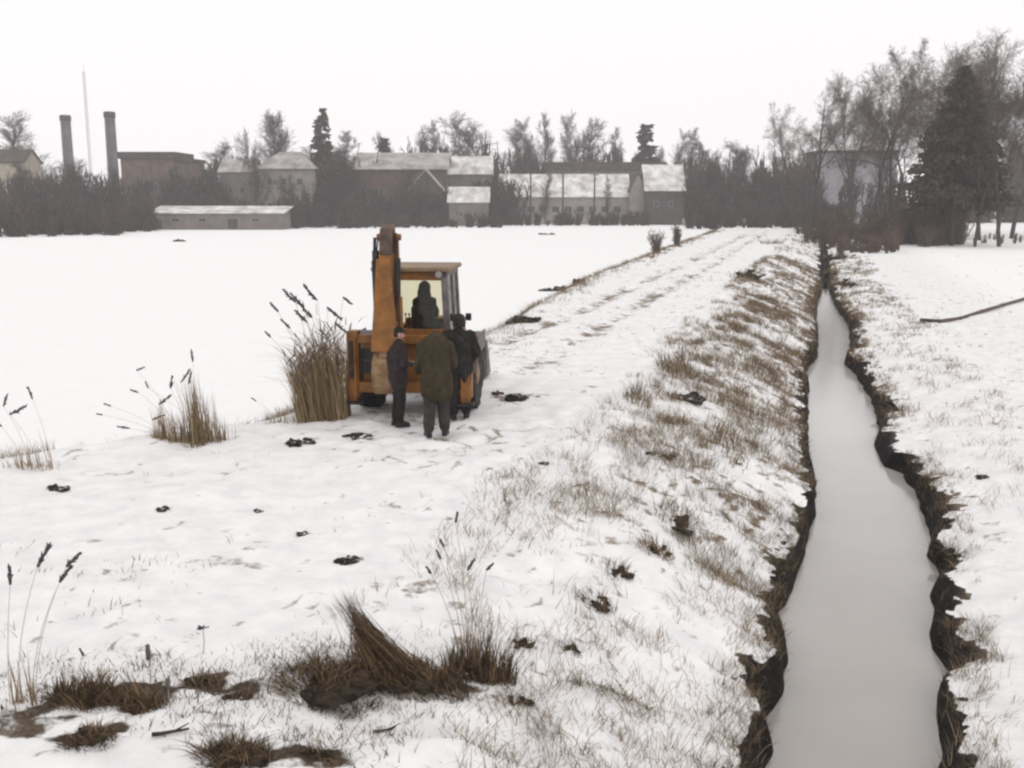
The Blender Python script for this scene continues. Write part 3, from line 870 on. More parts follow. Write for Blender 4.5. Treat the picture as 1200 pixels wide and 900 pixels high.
GB = 'leafless trees behind the village roofs'
far_trees = [
    # px, top, distance, kind, variant, width, label
    (14, 136, 262, 'n', 0, 1.5, 'pale narrow leafless tree at the left edge, behind the cream house'),
    (40, 168, 255, 'r', 1, 1.0, 'low round leafless tree just left of the left chimney'),
    (272, 168, 262, 'r', 0, 1.2, 'low leafless tree rising behind the dark snow-roofed house'),
    (304, 130, 268, 'n', 1, 1.1, 'slim leafless tree, left one of the pair above the hip-roofed house'),
    (326, 131, 266, 'n', 2, 1.3, 'slim leafless tree, right one of the pair above the hip-roofed house'),
    (350, 172, 258, 'r', 2, 0.9, 'low leafless tree over the right half of the hip roof'),
    (376, 128, 240, 'f', 0, 1.05, 'dark pointed spruce beside the hip-roofed house'),
    (405, 153, 262, 'n', 3, 1.7, 'leafless tree just right of the dark pointed spruce'),
    (421, 176, 255, 'r', 3, 1.0, 'low leafless tree at the left end of the dull red barn'),
    (450, 163, 262, 'f', 1, 1.35, 'short dark evergreen peeping over the dull red barn'),
    (466, 156, 280, 'n', 0, 0.7, 'thin pale leafless tree right of the short evergreen above the barn'),
    (488, 150, 276, 'n', 1, 0.9, 'leafless tree, left of the close pair above the barn roof'),
    (503, 142, 276, 'n', 2, 1.1, 'leafless tree, right of the close pair above the barn roof'),
    (546, 146, 285, 'n', 3, 1.5, 'tall leafless tree over the snow-roofed gabled house'),
    (578, 136, 290, 'n', 0, 1.5, 'tall wispy leafless tree above the right end of the snowy gable roof'),
    (606, 146, 285, 'n', 1, 1.3, 'leafless tree above the left end of the long pale building'),
    (622, 138, 292, 'n', 2, 1.0, 'tall leafless tree straight above the first utility pole'),
    (640, 134, 294, 'n', 3, 0.9, 'tallest thin leafless tree between the first and second utility poles'),
    (658, 150, 286, 'n', 0, 1.0, 'leafless tree just left of the second utility pole top'),
    (676, 131, 300, 'n', 1, 0.8, 'tall thin leafless tree at the left end of the flat dark roof'),
    (694, 140, 292, 'n', 2, 1.4, 'bushy-topped leafless tree above the third utility pole'),
    (720, 150, 320, 'n', 3, 0.9, 'faint pale leafless tree over the middle of the flat dark roof'),
    (736, 168, 320, 'n', 0, 0.8, 'small faint leafless tree left of the spruce over the flat dark roof'),
    (757, 147, 300, 'f', 0, 1.45, 'dark spruce standing over the right end of the flat dark roof'),
    (772, 172, 310, 'n', 1, 0.9, 'small faint leafless tree right of the spruce over the flat dark roof'),
    (795, 152, 315, 'n', 2, 0.8, 'faint leafless tree, left of the pair above the small snow-roofed house'),
    (809, 150, 315, 'n', 3, 0.9, 'faint leafless tree, right of the pair above the small snow-roofed house'),
    (838, 160, 270, 'n', 0, 1.1, 'leafless tree right of the small snow-roofed house'),
    (864, 164, 262, 'r', 0, 1.0, 'round leafless tree in the gap right of the small snow-roofed house'),
    (882, 172, 262, 'n', 1, 1.2, 'leafless tree in the middle of the grey-brown thicket by the path end'),
    (908, 180, 258, 'r', 1, 1.0, 'low round leafless tree left of the pale block building'),
    (932, 176, 255, 'r', 2, 1.0, 'low round leafless tree at the foot of the pale block building'),
    (232, 186, 290, 'r', 3, 1.0, 'low leafless tree right of the brown brick works'),
    (303, 152, 228, 'r', 3, 0.45, 'dark slim tree standing between the two snow-roofed houses'),
    (190, 196, 246, 'r', 0, 0.9, 'round leafless tree in front of the brown brick works'),
    (250, 196, 236, 'r', 1, 0.9, 'round leafless tree in front of the left end of the dark snow-roofed house'),
    (338, 204, 226, 'r', 2, 0.9, 'low leafless tree in front of the hip-roofed house'),
    (392, 176, 232, 'r', 3, 0.9, 'round leafless tree between the hip-roofed house and the red barn'),
    (412, 190, 230, 'r', 0, 0.8, 'low leafless tree before the left gable of the red barn'),
    (470, 196, 226, 'r', 1, 0.7, 'low leafless tree before the patchy outhouse gable'),
    (578, 196, 234, 'r', 2, 0.6, 'small leafless tree between the gabled house and the long pale building'),
    (640, 200, 236, 'n', 2, 0.8, 'slim leafless tree between the first two utility poles'),
    (714, 206, 237, 'n', 3, 0.7, 'slim leafless tree right of the third utility pole'),
    (818, 176, 242, 'r', 3, 0.8, 'leafless tree at the right gable of the dark boarded house'),
    (20, 188, 205, 'r', 0, 0.9, 'leafless garden tree before the cream house'),
    (66, 190, 205, 'r', 1, 0.9, 'leafless garden tree below the left chimney'),
    (126, 196, 208, 'r', 2, 0.9, 'leafless garden tree below the right chimney'),
    (100, 186, 250, 'r', 2, 1.0, 'low leafless tree between the two chimneys'),
]
H0 = {'n': 14.0, 'r': 12.0, 'f': 14.0}
for (px, top, Yd, kd, vi, wd, lab) in far_trees:
    o = {'n': narrow, 'r': roundk, 'f': firs}[kd].get(vi)
    place(o, px, 0, top, Yd, H0[kd], wide=wd)
    tag(o, lab, 'tree', 'evergreens among the village roofs' if kd == 'f' else GB)

big_trees = [
    # px, top, Y, variant, wide, label
    (962, 84, 150, 0, 0.85, 'tall bare forked tree, leftmost of the big trees at the right'),
    (1032, 60, 140, 1, 0.85, 'tall bare tree with a clear dark trunk beside the pale block building'),
    (1056, 56, 150, 2, 0.8, 'tall bare tree just right of the clear dark trunk'),
    (1092, 52, 145, 3, 0.9, 'tall bare tree rising behind the left flank of the large spruce'),
    (1130, 44, 150, 0, 0.9, 'tallest bare tree directly behind the large spruce tip'),
    (1166, 50, 132, 1, 0.85, 'bare tree leaning over the right flank of the large spruce'),
    (1204, 58, 138, 2, 0.9, 'bare tree at the right edge of the picture'),
    (1010, 84, 165, 3, 0.7, 'slender bare tree between the forked tree and the clear dark trunk'),
    (1186, 64, 160, 0, 0.8, 'bare tree filling the gap behind the trunk at the right edge'),
    (1076, 72, 170, 1, 0.8, 'bare tree farther back between the spruce and the pale block building'),
    (1110, 54, 165, 0, 1.0, 'bare tree farther back whose crown shows above the large spruce'),
    (1146, 50, 170, 2, 1.0, 'bare tree farther back just right of the large spruce tip'),
    (1222, 62, 150, 3, 1.0, 'bare tree reaching in from beyond the right edge of the picture'),
    (1000, 92, 172, 1, 0.75, 'bare tree farther back just right of the forked tree'),
    (938, 120, 175, 2, 0.62, 'thin pale bare tree left of the forked tree'),
]
for (px, top, Yd, vi, wd, lab) in big_trees:
    o = broad.get(vi)
    place(o, px, 0, top, Yd, 21.0, wide=wd * 1.1)
    tag(o, lab, 'tree', 'tall bare trees at the right')
for (px, base, rr, lab) in [(1142, 294, 0.22, 'slim dark leaning tree stem under the right side of the large spruce'),
                            (1171, 292, 0.30, 'stout dark bare tree right of the large spruce')]:
    o = bare_tree('bare_tree', 500 + px, 17, rr, dict(BROAD, start=[0.4, 0.25, 0.2, 0.2], kids=[1.8, 1.6, 1.6, 1.4]), 'twig_dark')
    x, _z = at_y(px, base, 112)
    o.location = (x, 112, gz(x, 112))
    o.scale = (0.8, 0.8, 0.95)
    tag(o, lab, 'tree', 'tall bare trees at the right')
big = spruce('spruce_tree', 77, 19, 6.0, 4.8, 44, 1.25, 0.27)
place(big, 1130, 0, 82, 116, 19, wide=1.0)
tag(big, 'large dark brownish spruce standing in front of the bare trees', 'tree')

# --- the thickets: masses of bare shrubs nobody could count
def bush_segs(seed, h, n=9):
    rnd = random.Random(seed)
    out = []
    for k in range(n):
        d = rot_dir(Vector((0, 0, 1)), rnd.uniform(0.05, 0.6), rnd.uniform(0, 6.28))
        p = Vector((rnd.gauss(0, 0.12 * h), rnd.gauss(0, 0.12 * h), -0.1))
        L = h * rnd.uniform(0.6, 1.0)
        for i in range(3):
            q = p + (d + Vector((rnd.gauss(0, .12), rnd.gauss(0, .12), 0.05))) * (L / 3)
            out.append((*p, *q, 0.035 * (1 - i * 0.25), 0.035 * (0.75 - i * 0.25)))
            for _ in range(6):
                dd = rot_dir(d, rnd.uniform(0.4, 1.2), rnd.uniform(0, 6.28))
                m = p.lerp(q, rnd.random())
                e = m + dd * L * rnd.uniform(0.15, 0.33)
                out.append((*m, *e, 0.018, 0.010))
                for _ in range(2):
                    d3 = rot_dir(dd, rnd.uniform(0.3, 0.8), rnd.uniform(0, 6.28))
                    m2 = m.lerp(e, rnd.uniform(0.3, 1))
                    out.append((*m2, *(m2 + d3 * L * rnd.uniform(0.08, 0.2)), 0.013, 0.009))
            p = q
    return np.array(out)
BUSH = [bush_segs(600 + k, 1.0) for k in range(6)]
def thicket(name, items, mat, label, fat=1.0):
    """items: x, y, height, width factor"""
    allseg = []
    for (x, y, h, wf) in items:
        a = BUSH[RNG.integers(0, 6)].copy()
        th = RNG.uniform(0, 6.28)
        c, s = math.cos(th), math.sin(th)
        for k in (0, 3):
            xx, yy = a[:, k].copy(), a[:, k + 1].copy()
            a[:, k] = (xx * c - yy * s) * h * wf + x
            a[:, k + 1] = (xx * s + yy * c) * h * wf + y
            a[:, k + 2] = a[:, k + 2] * h + gz(x, y)
        a[:, 6:] *= fat * max(1.0, h ** 0.6)
        allseg.append(a)
    o = link(name, seg_mesh(name, np.concatenate(allseg), 3), mat)
    tag(o, label, 'thicket', kind='stuff')
    return o
def band(spans, per):
    """spans: px0, px1, top0, top1, Y0, Y1 -> bush items filling that stretch of the skyline"""
    it = []
    for (a, b, ta, tb, y0, y1, n) in spans:
        for k in range(int(n * per)):
            f = RNG.random()
            Yd = RNG.uniform(y0, y1)
            px = a + (b - a) * f
            x, zt = at_y(px, ta + (tb - ta) * f, Yd)
            zb = gz(x, Yd)
            h = max(0.8, (zt - zb) * RNG.uniform(0.35, 1.12))
            it.append((x, Yd, h, RNG.uniform(0.45, 0.8) * min(1.0, 5.0 / h + 0.25)))
    return it
# low scrub along the far edge of the field, in front of and between the houses
thicket('scrub', band([(-40, 60, 238, 238, 158, 176, 26), (40, 140, 238, 242, 166, 186, 26), (-40, 140, 208, 203, 200, 235, 44), (130, 175, 236, 236, 186, 200, 12), (135, 232, 206, 206, 236, 250, 14), (170, 260, 228, 230, 214, 232, 18), (240, 420, 236, 232, 208, 224, 34),
                       (225, 262, 202, 205, 228, 240, 10), (365, 425, 182, 178, 240, 250, 16), (330, 420, 222, 224, 226, 238, 16), (410, 590, 250, 250, 212, 226, 40), (430, 530, 218, 218, 228, 238, 22),
                       (560, 600, 208, 208, 236, 246, 10), (590, 760, 246, 246, 232, 240, 30), (800, 990, 240, 236, 200, 236, 60), (805, 960, 200, 192, 236, 256, 46)], 1.6),
        'twig_dark', 'dark bare scrub along the far edge of the snowy field', 1.5)
thicket('undergrowth', band([(945, 1108, 262, 258, 112, 135, 64), (960, 1110, 244, 240, 132, 160, 50), (1020, 1130, 246, 228, 118, 128, 40), (1060, 1112, 238, 240, 125, 160, 24),
                             (1112, 1215, 276, 270, 120, 140, 12), (985, 1060, 276, 272, 98, 108, 22), (930, 1000, 262, 262, 128, 150, 24)], 1.5),
        'twig_brown', 'brown leafless undergrowth below the tall trees at the right', 0.75)
thicket('woodland', band([(470, 720, 172, 176, 280, 330, 60), (-60, 100, 196, 190, 290, 330, 20), (240, 420, 190, 186, 280, 330, 30), (780, 960, 186, 186, 280, 340, 40), (985, 1100, 205, 195, 180, 230, 9), (1100, 1280, 178, 160, 235, 290, 46)], 1.4),
        'twig_dark', 'far grey wood behind the village roofs', 1.7)

# ------------------------------------------------------------------ buildings beyond the field
def wall_box(x0, x1, y0, y1, z0, z1, name, mat, parent):
    return MB().box(((x0 + x1) / 2, (y0 + y1) / 2, (z0 + z1) / 2), (x1 - x0, y1 - y0, z1 - z0)).build(name, mat, parent)

def add_window(parent, x, z, w, h, yf, door=False):
    """window on the wall that faces the camera (local y = yf)"""
    b = MB()
    t = 0.09
    b.box((x - w / 2, yf - 0.03, z), (t, 0.14, h + t)).box((x + w / 2, yf - 0.03, z), (t, 0.14, h + t))
    b.box((x, yf - 0.03, z + h / 2), (w - t, 0.14, t)).box((x, yf - 0.045, z - h / 2), (w - t, 0.17, t))
    if not door:
        b.box((x, yf - 0.02, z), (0.06, 0.08, h - t))
    f = b.build('door_frame' if door else 'window', 'frame', parent)
    MB().box((x, yf - 0.012, z), (w - t, 0.03, h - t)).build('door' if door else 'pane', 'w_dark' if door else 'pane', parent if door else f)
    return f

def building(name, label, px0, px1, base, wtop, rtop, Yd, depth, wall, roof, kind='gable_x', cat='house', wins=(), over=0.4, chim=None, rx=None, hipf=0.3, doors=()):
    """a house whose front wall spans px0-px1 at distance Yd; kind gable_x: ridge along the front; gable_y: gable faces us; hip; flat; mono"""
    x0, zt = at_y(px0, wtop, Yd)
    x1, _ = at_y(px1, wtop, Yd)
    _, zr = at_y(px0, rtop, Yd + (depth / 2 if kind != 'flat' else 0))
    xm = (x0 + x1) / 2
    zb = gz(xm, Yd) - 0.1
    root = empty(name, (xm, Yd, zb))
    tag(root, label, cat)
    w = (x1 - x0) / 2
    H = zt - zb; RH = max(zr - zt, 0.15)
    bw = MB()
    if kind == 'gable_y':
        bw.prism([(-w, 0), (w, 0), (w, H), (0, H + RH), (-w, H)], 'y', 0, depth)
    elif kind == 'gable_x':
        bw.prism([(0, 0), (depth, 0), (depth, H), (depth / 2, H + RH), (0, H)], 'x', -w, w)
    elif kind == 'mono':
        bw.prism([(0, 0), (depth, 0), (depth, H + RH), (0, H)], 'x', -w, w)
    else:
        bw.box((0, depth / 2, H / 2), (2 * w, depth, H))
    bw.build('wall', wall, root)
    b = MB()
    t = 0.22
    if kind == 'gable_y':
        sl = RH / w
        e = over
        b.prism([(-w - e, H - e * sl + 0.01), (0, H + RH + 0.01), (w + e, H - e * sl + 0.01), (w + e, H - e * sl + t), (0, H + RH + t), (-w - e, H - e * sl + t)], 'y', -e, depth + e)
    elif kind == 'gable_x':
        sl = RH / (depth / 2); e = over
        b.prism([(-e, H - e * sl + 0.01), (depth / 2, H + RH + 0.01), (depth + e, H - e * sl + 0.01), (depth + e, H - e * sl + t), (depth / 2, H + RH + t), (-e, H - e * sl + t)], 'x', -w - e, w + e)
    elif kind == 'mono':
        sl = RH / depth; e = over
        b.prism([(-e, H - e * sl + 0.01), (depth + e, H + RH + e * sl + 0.01), (depth + e, H + RH + e * sl + t), (-e, H - e * sl + t)], 'x', -w - e, w + e)
    elif kind == 'hip':
        e = over
        rw = w * (1 - hipf * 2) if w > depth / 2 else 0.3
        bm = b.bm
        lo = [bm.verts.new((sx * (w + e), depth / 2 + sy * (depth / 2 + e), H + 0.01)) for sx, sy in ((-1, -1), (1, -1), (1, 1), (-1, 1))]
        hi = [bm.verts.new((-rw, depth / 2, H + RH)), bm.verts.new((rw, depth / 2, H + RH))]
        bm.faces.new(lo[::-1])
        bm.faces.new((lo[0], lo[1], hi[1], hi[0])); bm.faces.new((lo[1], lo[2], hi[1])); bm.faces.new((lo[2], lo[3], hi[0], hi[1])); bm.faces.new((lo[3], lo[0], hi[0]))
    else:
        b.box((0, depth / 2, H + RH / 2 + 0.005), (2 * w + 2 * over, depth + 2 * over, RH))
    rf = b.build('roof', roof, root)
    if chim:
        for (cx, ch) in chim:
            zc = H + RH
            MB().box((cx * w, depth / 2 + 0.3, zc + ch / 2 - 0.5), (0.7, 0.7, ch + 1.0), bevel=0.03).build('chimney', 'ch_brick', rf)
    for (fx, fz, ww, hh) in wins:
        add_window(root, fx * w, fz * H, ww, hh, 0)
    for (fx, ww, hh) in doors:
        add_window(root, fx * w, hh / 2 + 0.12, ww, hh, 0, True)
    return root

building('house', 'cream house cut by the left edge of the picture', -40, 27, 240, 190, 176, 236, 9, 'w_cream', 'roof_dark', 'gable_x', wins=[(0.1, 0.7, 1.1, 1.3), (0.6, 0.7, 1.1, 1.3), (0.85, 0.7, 0.9, 1.3)])
building('factory', 'brown brick works with a flat dark roof beside the right chimney', 141, 204, 240, 186, 178, 258, 14, 'w_brick', 'roof_dark', 'flat', 'factory', wins=[(-0.7, 0.55, 1.6, 2.0), (-0.25, 0.55, 1.6, 2.0), (0.2, 0.55, 1.6, 2.0), (0.65, 0.55, 1.6, 2.0), (-0.5, 0.25, 1.6, 1.4), (0.4, 0.25, 1.6, 1.4)], over=0.5)
building('annexe', 'lower brown brick annexe at the right end of the flat-roofed works', 204.5, 226, 240, 190, 186, 259, 10, 'w_brick', 'roof_dark', 'flat', 'annexe', wins=[(-0.3, 0.6, 1.3, 1.6), (0.4, 0.6, 1.3, 1.6)], over=0.3)
building('shed', 'long low grey shed with a thick snowy roof at the field edge', 174, 331, 272, 250, 243, 200, 8, 'w_grey', 'roof_snow', 'mono', 'shed', wins=[(-0.6, 0.6, 1.4, 0.7), (-0.2, 0.6, 1.4, 0.7), (0.6, 0.6, 1.4, 0.7)], doors=[(0.25, 2.2, 2.1), (-0.85, 1.6, 2.0)])
building('house', 'dark house with a thin snowy roof left of the hip-roofed house', 257, 297, 240, 201, 187, 244, 9, 'w_grey', 'roof_thin', 'gable_x', wins=[(-0.4, 0.65, 1.0, 1.3), (0.3, 0.65, 1.0, 1.3)], chim=[(0.3, 0.9)])
building('house', 'pale two-storey house with a hipped thin-snow roof', 302, 369, 240, 198, 178, 236, 11, 'w_pale', 'roof_thin', 'hip', wins=[(-0.6, 0.78, 1.1, 1.4), (-0.1, 0.78, 1.1, 1.4), (0.45, 0.78, 1.1, 1.4), (-0.6, 0.35, 1.1, 1.4), (0.2, 0.35, 1.1, 1.4), (0.65, 0.35, 1.1, 1.4)], chim=[(-0.25, 1.2)], over=0.7)
building('barn', 'dull red barn under a thin grey snow roof in the middle of the village', 418, 522, 250, 197, 180, 244, 14, 'w_red', 'roof_thin', 'gable_x', 'barn', wins=[(-0.75, 0.6, 1.2, 1.2), (-0.45, 0.6, 1.2, 1.2)], over=0.8)
building('house', 'gabled house with a bright snowy roof right of the red barn', 520, 576, 245, 203, 184, 252, 9, 'w_grey', 'roof_snow', 'gable_x', wins=[(-0.5, 0.7, 1.2, 1.4), (0.1, 0.7, 1.2, 1.4), (0.6, 0.7, 1.2, 1.4)])
building('cottage', 'small cottage with a bright snowy roof below the gabled house', 526, 572, 260, 236, 220, 228, 7, 'w_grey', 'roof_snow', 'gable_x', 'cottage', wins=[(-0.4, 0.5, 0.9, 0.9), (0.35, 0.5, 0.9, 0.9)])
building('outhouse', 'dark outhouse with a patchy snowy gable end left of the small cottage', 476, 522, 250, 226, 200, 232, 8, 'w_dark', 'roof_thin', 'gable_y', 'outhouse', wins=[(0.1, 0.8, 1.0, 1.0)])
building('workshop', 'long pale building with a snowy roof at the end of the field', 586, 738, 262, 230, 205, 246, 14, 'w_pale', 'roof_snow', 'gable_x', 'workshop', wins=[(-0.9 + 0.19 * k, 0.55, 1.7, 1.3) for k in range(10)], doors=[(0.93, 1.3, 2.3)])
building('workshop', 'white gabled end block joined to the right of the long pale building', 739, 757, 262, 222, 204, 243, 12, 'w_pale', 'roof_dark', 'gable_y', 'workshop', doors=[(-0.1, 1.4, 3.0)], over=0.25)
building('warehouse', 'large grey warehouse with a flat dark roof behind the long pale building', 640, 778, 250, 199, 190, 280, 20, 'w_grey', 'roof_dark', 'flat', 'warehouse', wins=[(-0.8 + 0.23 * k, 0.8, 2.2, 1.2) for k in range(8)], over=0.7)
building('house', 'dark boarded house with a bright snowy roof at the right end of the village', 757, 802, 258, 222, 194, 240, 11, 'w_dark', 'roof_snow', 'gable_x', wins=[(-0.45, 0.6, 1.0, 1.2), (0.3, 0.6, 1.0, 1.2)], chim=[(0.7, 0.8)])
building('apartment_block', 'pale blue-grey block seen between the big bare trees', 962, 1052, 250, 180, 176, 300, 14, 'w_blue', 'roof_dark', 'flat', 'apartment block', wins=[(-0.8 + 0.32 * k, 0.8, 1.0, 1.2) for k in range(6)], over=0.3)
building('hut', 'little white hut at the left end of the long low shed', 160, 173, 268, 260, 257, 197, 3, 'w_cream', 'roof_thin', 'gable_x', 'hut', doors=[(0.0, 0.8, 1.0)], over=0.2)

def chimney(px0, px1, top, Yd, label):
    x0, zt = at_y(px0, top, Yd); x1, _ = at_y(px1, top, Yd)
    xm, r = (x0 + x1) / 2, (x1 - x0) / 2
    zb = gz(xm, Yd) - 0.2
    H = zt - zb
    root = empty('factory_chimney', (xm, Yd, zb))
    tag(root, label, 'chimney', 'chimneys of the brick works')
    MB().lathe([(r * 1.12, 0), (r * 1.06, H * 0.4), (r * 0.98, H - 1.6)], (0, 0, 0), 'z', 28).build('shaft', 'ch_brick', root)
    MB().lathe([(r * 1.06, H - 1.6), (r * 1.12, H - 1.2), (r * 1.12, H - 0.3), (r * 1.0, H), (r * 0.7, H), (r * 0.7, H - 1.0)], (0, 0, 0), 'z', 28).build('rim', 'roof_dark', root)
    b = MB()
    for k in range(int(H / 0.8)):
        b.box((0, -r * 1.1 - 0.12, 0.6 + k * 0.8), (0.5, 0.05, 0.05))
    b.box((-0.25, -r * 1.1 - 0.12, H / 2), (0.05, 0.05, H - 1)).box((0.25, -r * 1.1 - 0.12, H / 2), (0.05, 0.05, H - 1))
    b.build('ladder', 'black_steel', root)
chimney(70.5, 82, 135, 290, 'left one of the two factory chimneys, left of the thin mast')
chimney(122, 134, 131, 282, 'right one of the two factory chimneys, darker, beside the brick works')

def mast():
    Yd = 330
    x, zt = at_y(98, 84, Yd)
    zb = gz(x, Yd)
    H = zt - zb
    root = empty('radio_mast', (x, Yd, zb))
    tag(root, 'very thin pale lattice mast between the two factory chimneys', 'mast')
    b = MB()
    q = [Vector((0.5, 0, 0)), Vector((-0.25, 0.43, 0)), Vector((-0.25, -0.43, 0))]
    for p in q:
        b.tube([p, p * 0.7 + Vector((0, 0, H))], 0.07, 5)
    n = 34
    for k in range(n):
        z0, z1 = H * k / n, H * (k + 1) / n
        for j in range(3):
            b.tube([q[j] + Vector((0, 0, z0)), q[(j + 1) % 3] + Vector((0, 0, z1))], 0.035, 3)
    b.build('lattice', 'mast', root)
    MB().tube([(0, 0, H - 0.5), (0, 0, H + 2.5)], 0.06, 6).build('antenna', 'mast', root)
mast()

for (px, top, lab) in [(622, 200, 'dark utility pole in front of the left third of the long pale building'),
                       (660, 194, 'dark utility pole in front of the middle of the long pale building'),
                       (697, 202, 'dark utility pole in front of the right third of the long pale building')]:
    Yd = 238
    x, zt = at_y(px, top, Yd)
    zb = gz(x, Yd)
    root = empty('utility_pole', (x, Yd, zb))
    tag(root, lab, 'utility pole', 'utility poles along the long pale building')
    H = zt - zb
    MB().tube([(0, 0, -0.3), (0, 0, H)], [0.24, 0.17], 8).build('pole', 'wood_pole', root)
    MB().box((0, -0.2, H - 0.6), (1.9, 0.12, 0.14)).build('crossarm', 'wood_pole', root)
    for dx in (-0.8, 0.8):
        MB().lathe([(0.05, 0), (0.09, 0.06), (0.09, 0.16), (0.04, 0.22)], (dx, -0.2, H - 0.525), 'z', 10).build('insulator', 'frame', root)

def fence():
    Yd = 232
    x0, zt = at_y(800, 245, Yd); x1, _ = at_y(884, 245, Yd)
    zb = gz((x0 + x1) / 2, Yd)
    root = empty('board_fence', ((x0 + x1) / 2, Yd, zb))
    tag(root, 'low grey board fence at the far end of the field right of the dark house', 'fence')
    w = (x1 - x0) / 2; H = 1.6
    b = MB()
    k = -w
    while k < w:
        b.box((k, random.uniform(-0.01, 0.01), H / 2 + random.uniform(-0.05, 0.05)), (0.17, 0.03, H))
        k += 0.19
    b.build('boards', 'w_pale', root)
    for k in range(8):
        MB().box((-w + 2 * w * k / 7, 0.09, H / 2), (0.12, 0.12, H + 0.1)).build('post', 'wood_pole', root)
    MB().box((0, 0.045, 0.4), (2 * w, 0.05, 0.1)).box((0, 0.045, 1.25), (2 * w, 0.05, 0.1)).build('rail', 'wood_pole', root)
fence()

# ------------------------------------------------------------------ the digger
def backhoe():
    HX, HY = -1.93, 19.0
    root = empty('backhoe_loader', (HX, HY, gz(HX, HY + 1.2)), R(-5.0))
    tag(root, 'dirty orange backhoe loader standing on the snowy dyke with its boom raised', 'backhoe')
    # wheels, rear then front
    def wheel(x, y, r, w, sgn):
        wo_ = empty('wheel', (x, y, r)); wo_.parent = root
        b = MB()
        h = w / 2
        b.lathe([(r * 0.58, -h * 0.8), (r * 0.8, -h), (r * 0.95, -h * 0.9), (r * 0.97, -h * 0.5), (r * 0.97, h * 0.5), (r * 0.95, h * 0.9), (r * 0.8, h), (r * 0.58, h * 0.8)], (0, 0, 0), 'x', 40)
        for k in range(20):
            a = 2 * math.pi * k / 20
            for sx in (-1, 1):
                b.box((sx * h * 0.45, math.cos(a + sx * 0.08) * r * 0.975, math.sin(a + sx * 0.08) * r * 0.975), (h * 0.95, r * 0.09, r * 0.07), rot=(a + math.pi / 2 * 0, 0, sx * 0.5) if False else (a - math.pi / 2, 0, 0))
        b.build('tyre', 'tyre', wo_)
        b = MB()
        b.lathe([(r * 0.57, -h * 0.7), (r * 0.57, h * 0.7)], (0, 0, 0), 'x', 28)
        b.lathe([(r * 0.30, 0), (r * 0.30, sgn * h * 0.85), (r * 0.18, sgn * h * 0.95)], (0, 0, 0), 'x', 20)
        for k in range(8):
            a = 2 * math.pi * k / 8
            b.box((sgn * h * 0.8, math.cos(a) * r * 0.24, math.sin(a) * r * 0.24), (0.04, 0.035, 0.035))
        b.build('rim', 'rim', wo_)
    for sgn in (-1, 1):
        wheel(sgn * 0.97, 1.15, 0.70, 0.44, sgn)
        wheel(sgn * 0.85, 3.35, 0.46, 0.28, sgn)
    # chassis and rear carriage
    b = MB()
    b.box((-0.32, 2.0, 0.72), (0.14, 3.6, 0.30), bevel=0.01).box((0.32, 2.0, 0.72), (0.14, 3.6, 0.30), bevel=0.01)
    b.box((0, 1.15, 0.70), (1.5, 0.24, 0.24), bevel=0.03).box((0, 3.35, 0.46), (1.4, 0.16, 0.16), bevel=0.02).box((0, 2.2, 0.72), (0.5, 0.9, 0.5), bevel=0.03)
    b.build('chassis', 'black_steel', root)
    b = MB()
    W = 1.17
    b.box((0, 0.06, 1.52), (2 * W - 0.3, 0.16, 0.16), bevel=0.012)          # top rail
    b.box((0, 0.06, 0.60), (2 * W - 0.3, 0.16, 0.20), bevel=0.012)          # bottom rail
    for sx in (-1, 1):
        b.box((sx * (W - 0.10), 0.08, 1.04), (0.22, 0.26, 1.26), bevel=0.015)
    b.box((0, 0.19, 1.06), (2 * W - 0.5, 0.05, 0.78))                        # back plate
    b.box((0.42, 0.10, 1.06), (0.10, 0.14, 0.75)).box((-0.45, 0.10, 1.06), (0.10, 0.14, 0.75))
    b.build('rear_frame', 'yellow', root)
    for (qx, qw) in ((-0.76, 0.42), (0.30, 0.40)):
        MB().box((qx, 0.155, 1.08), (qw, 0.03, 0.48), bevel=0.01).build('recess_panel', 'black_steel', root)
    for sx in (-1, 1):
        lg = MB().box((sx * (W - 0.10), -0.06, 0.95), (0.17, 0.12, 1.2), bevel=0.01).build('stabiliser_leg', 'yellow', root)
        MB().box((sx * (W - 0.10), -0.06, 0.32), (0.32, 0.30, 0.05), bevel=0.01).box((sx * (W - 0.10), -0.06, 0.37), (0.12, 0.10, 0.08)).build('foot_pad', 'black_steel', lg)
        MB().tube([(sx * (W - 0.10), -0.15, 0.8), (sx * (W - 0.10), -0.15, 1.5)], 0.035, 10).build('hydraulic_ram', 'black_steel', lg)
        # mudguards and tail lamps
        b = MB()
        arc = [(1.15 + 0.84 * math.cos(a), 0.70 + 0.84 * math.sin(a)) for a in np.linspace(R(10), R(170), 12)]
        arc2 = [(1.15 + 0.80 * math.cos(a), 0.70 + 0.80 * math.sin(a)) for a in np.linspace(R(170), R(10), 12)]
        b.prism(arc + arc2, 'x', sx * 0.74, sx * 1.24)
        b.box((sx * 1.225, 1.15, 1.34), (0.03, 1.2, 0.36), bevel=0.01)
        b.build('mudguard', 'grey_steel', root)
        MB().box((sx * 1.08, 0.27, 1.42), (0.14, 0.05, 0.10), bevel=0.01).build('tail_lamp', 'lamp_lens', root)
    # hood
    b = MB()
    b.prism([(1.85, 0.95), (3.75, 0.90), (3.80, 1.45), (3.6, 1.58), (1.85, 1.72)], 'x', -0.42, 0.42, bevel=0.03)
    hd = b.build('hood', 'yellow', root)
    b = MB()
    for k in range(7):
        b.box((0, 3.805, 1.0 + k * 0.07), (0.7, 0.02, 0.03))
    b.build('radiator_grille', 'black_steel', hd)
    MB().tube([(0.25, 2.9, 1.6), (0.25, 2.9, 2.35), (0.25, 2.85, 2.45)], 0.045, 10).build('exhaust_pipe', 'black_steel', hd)
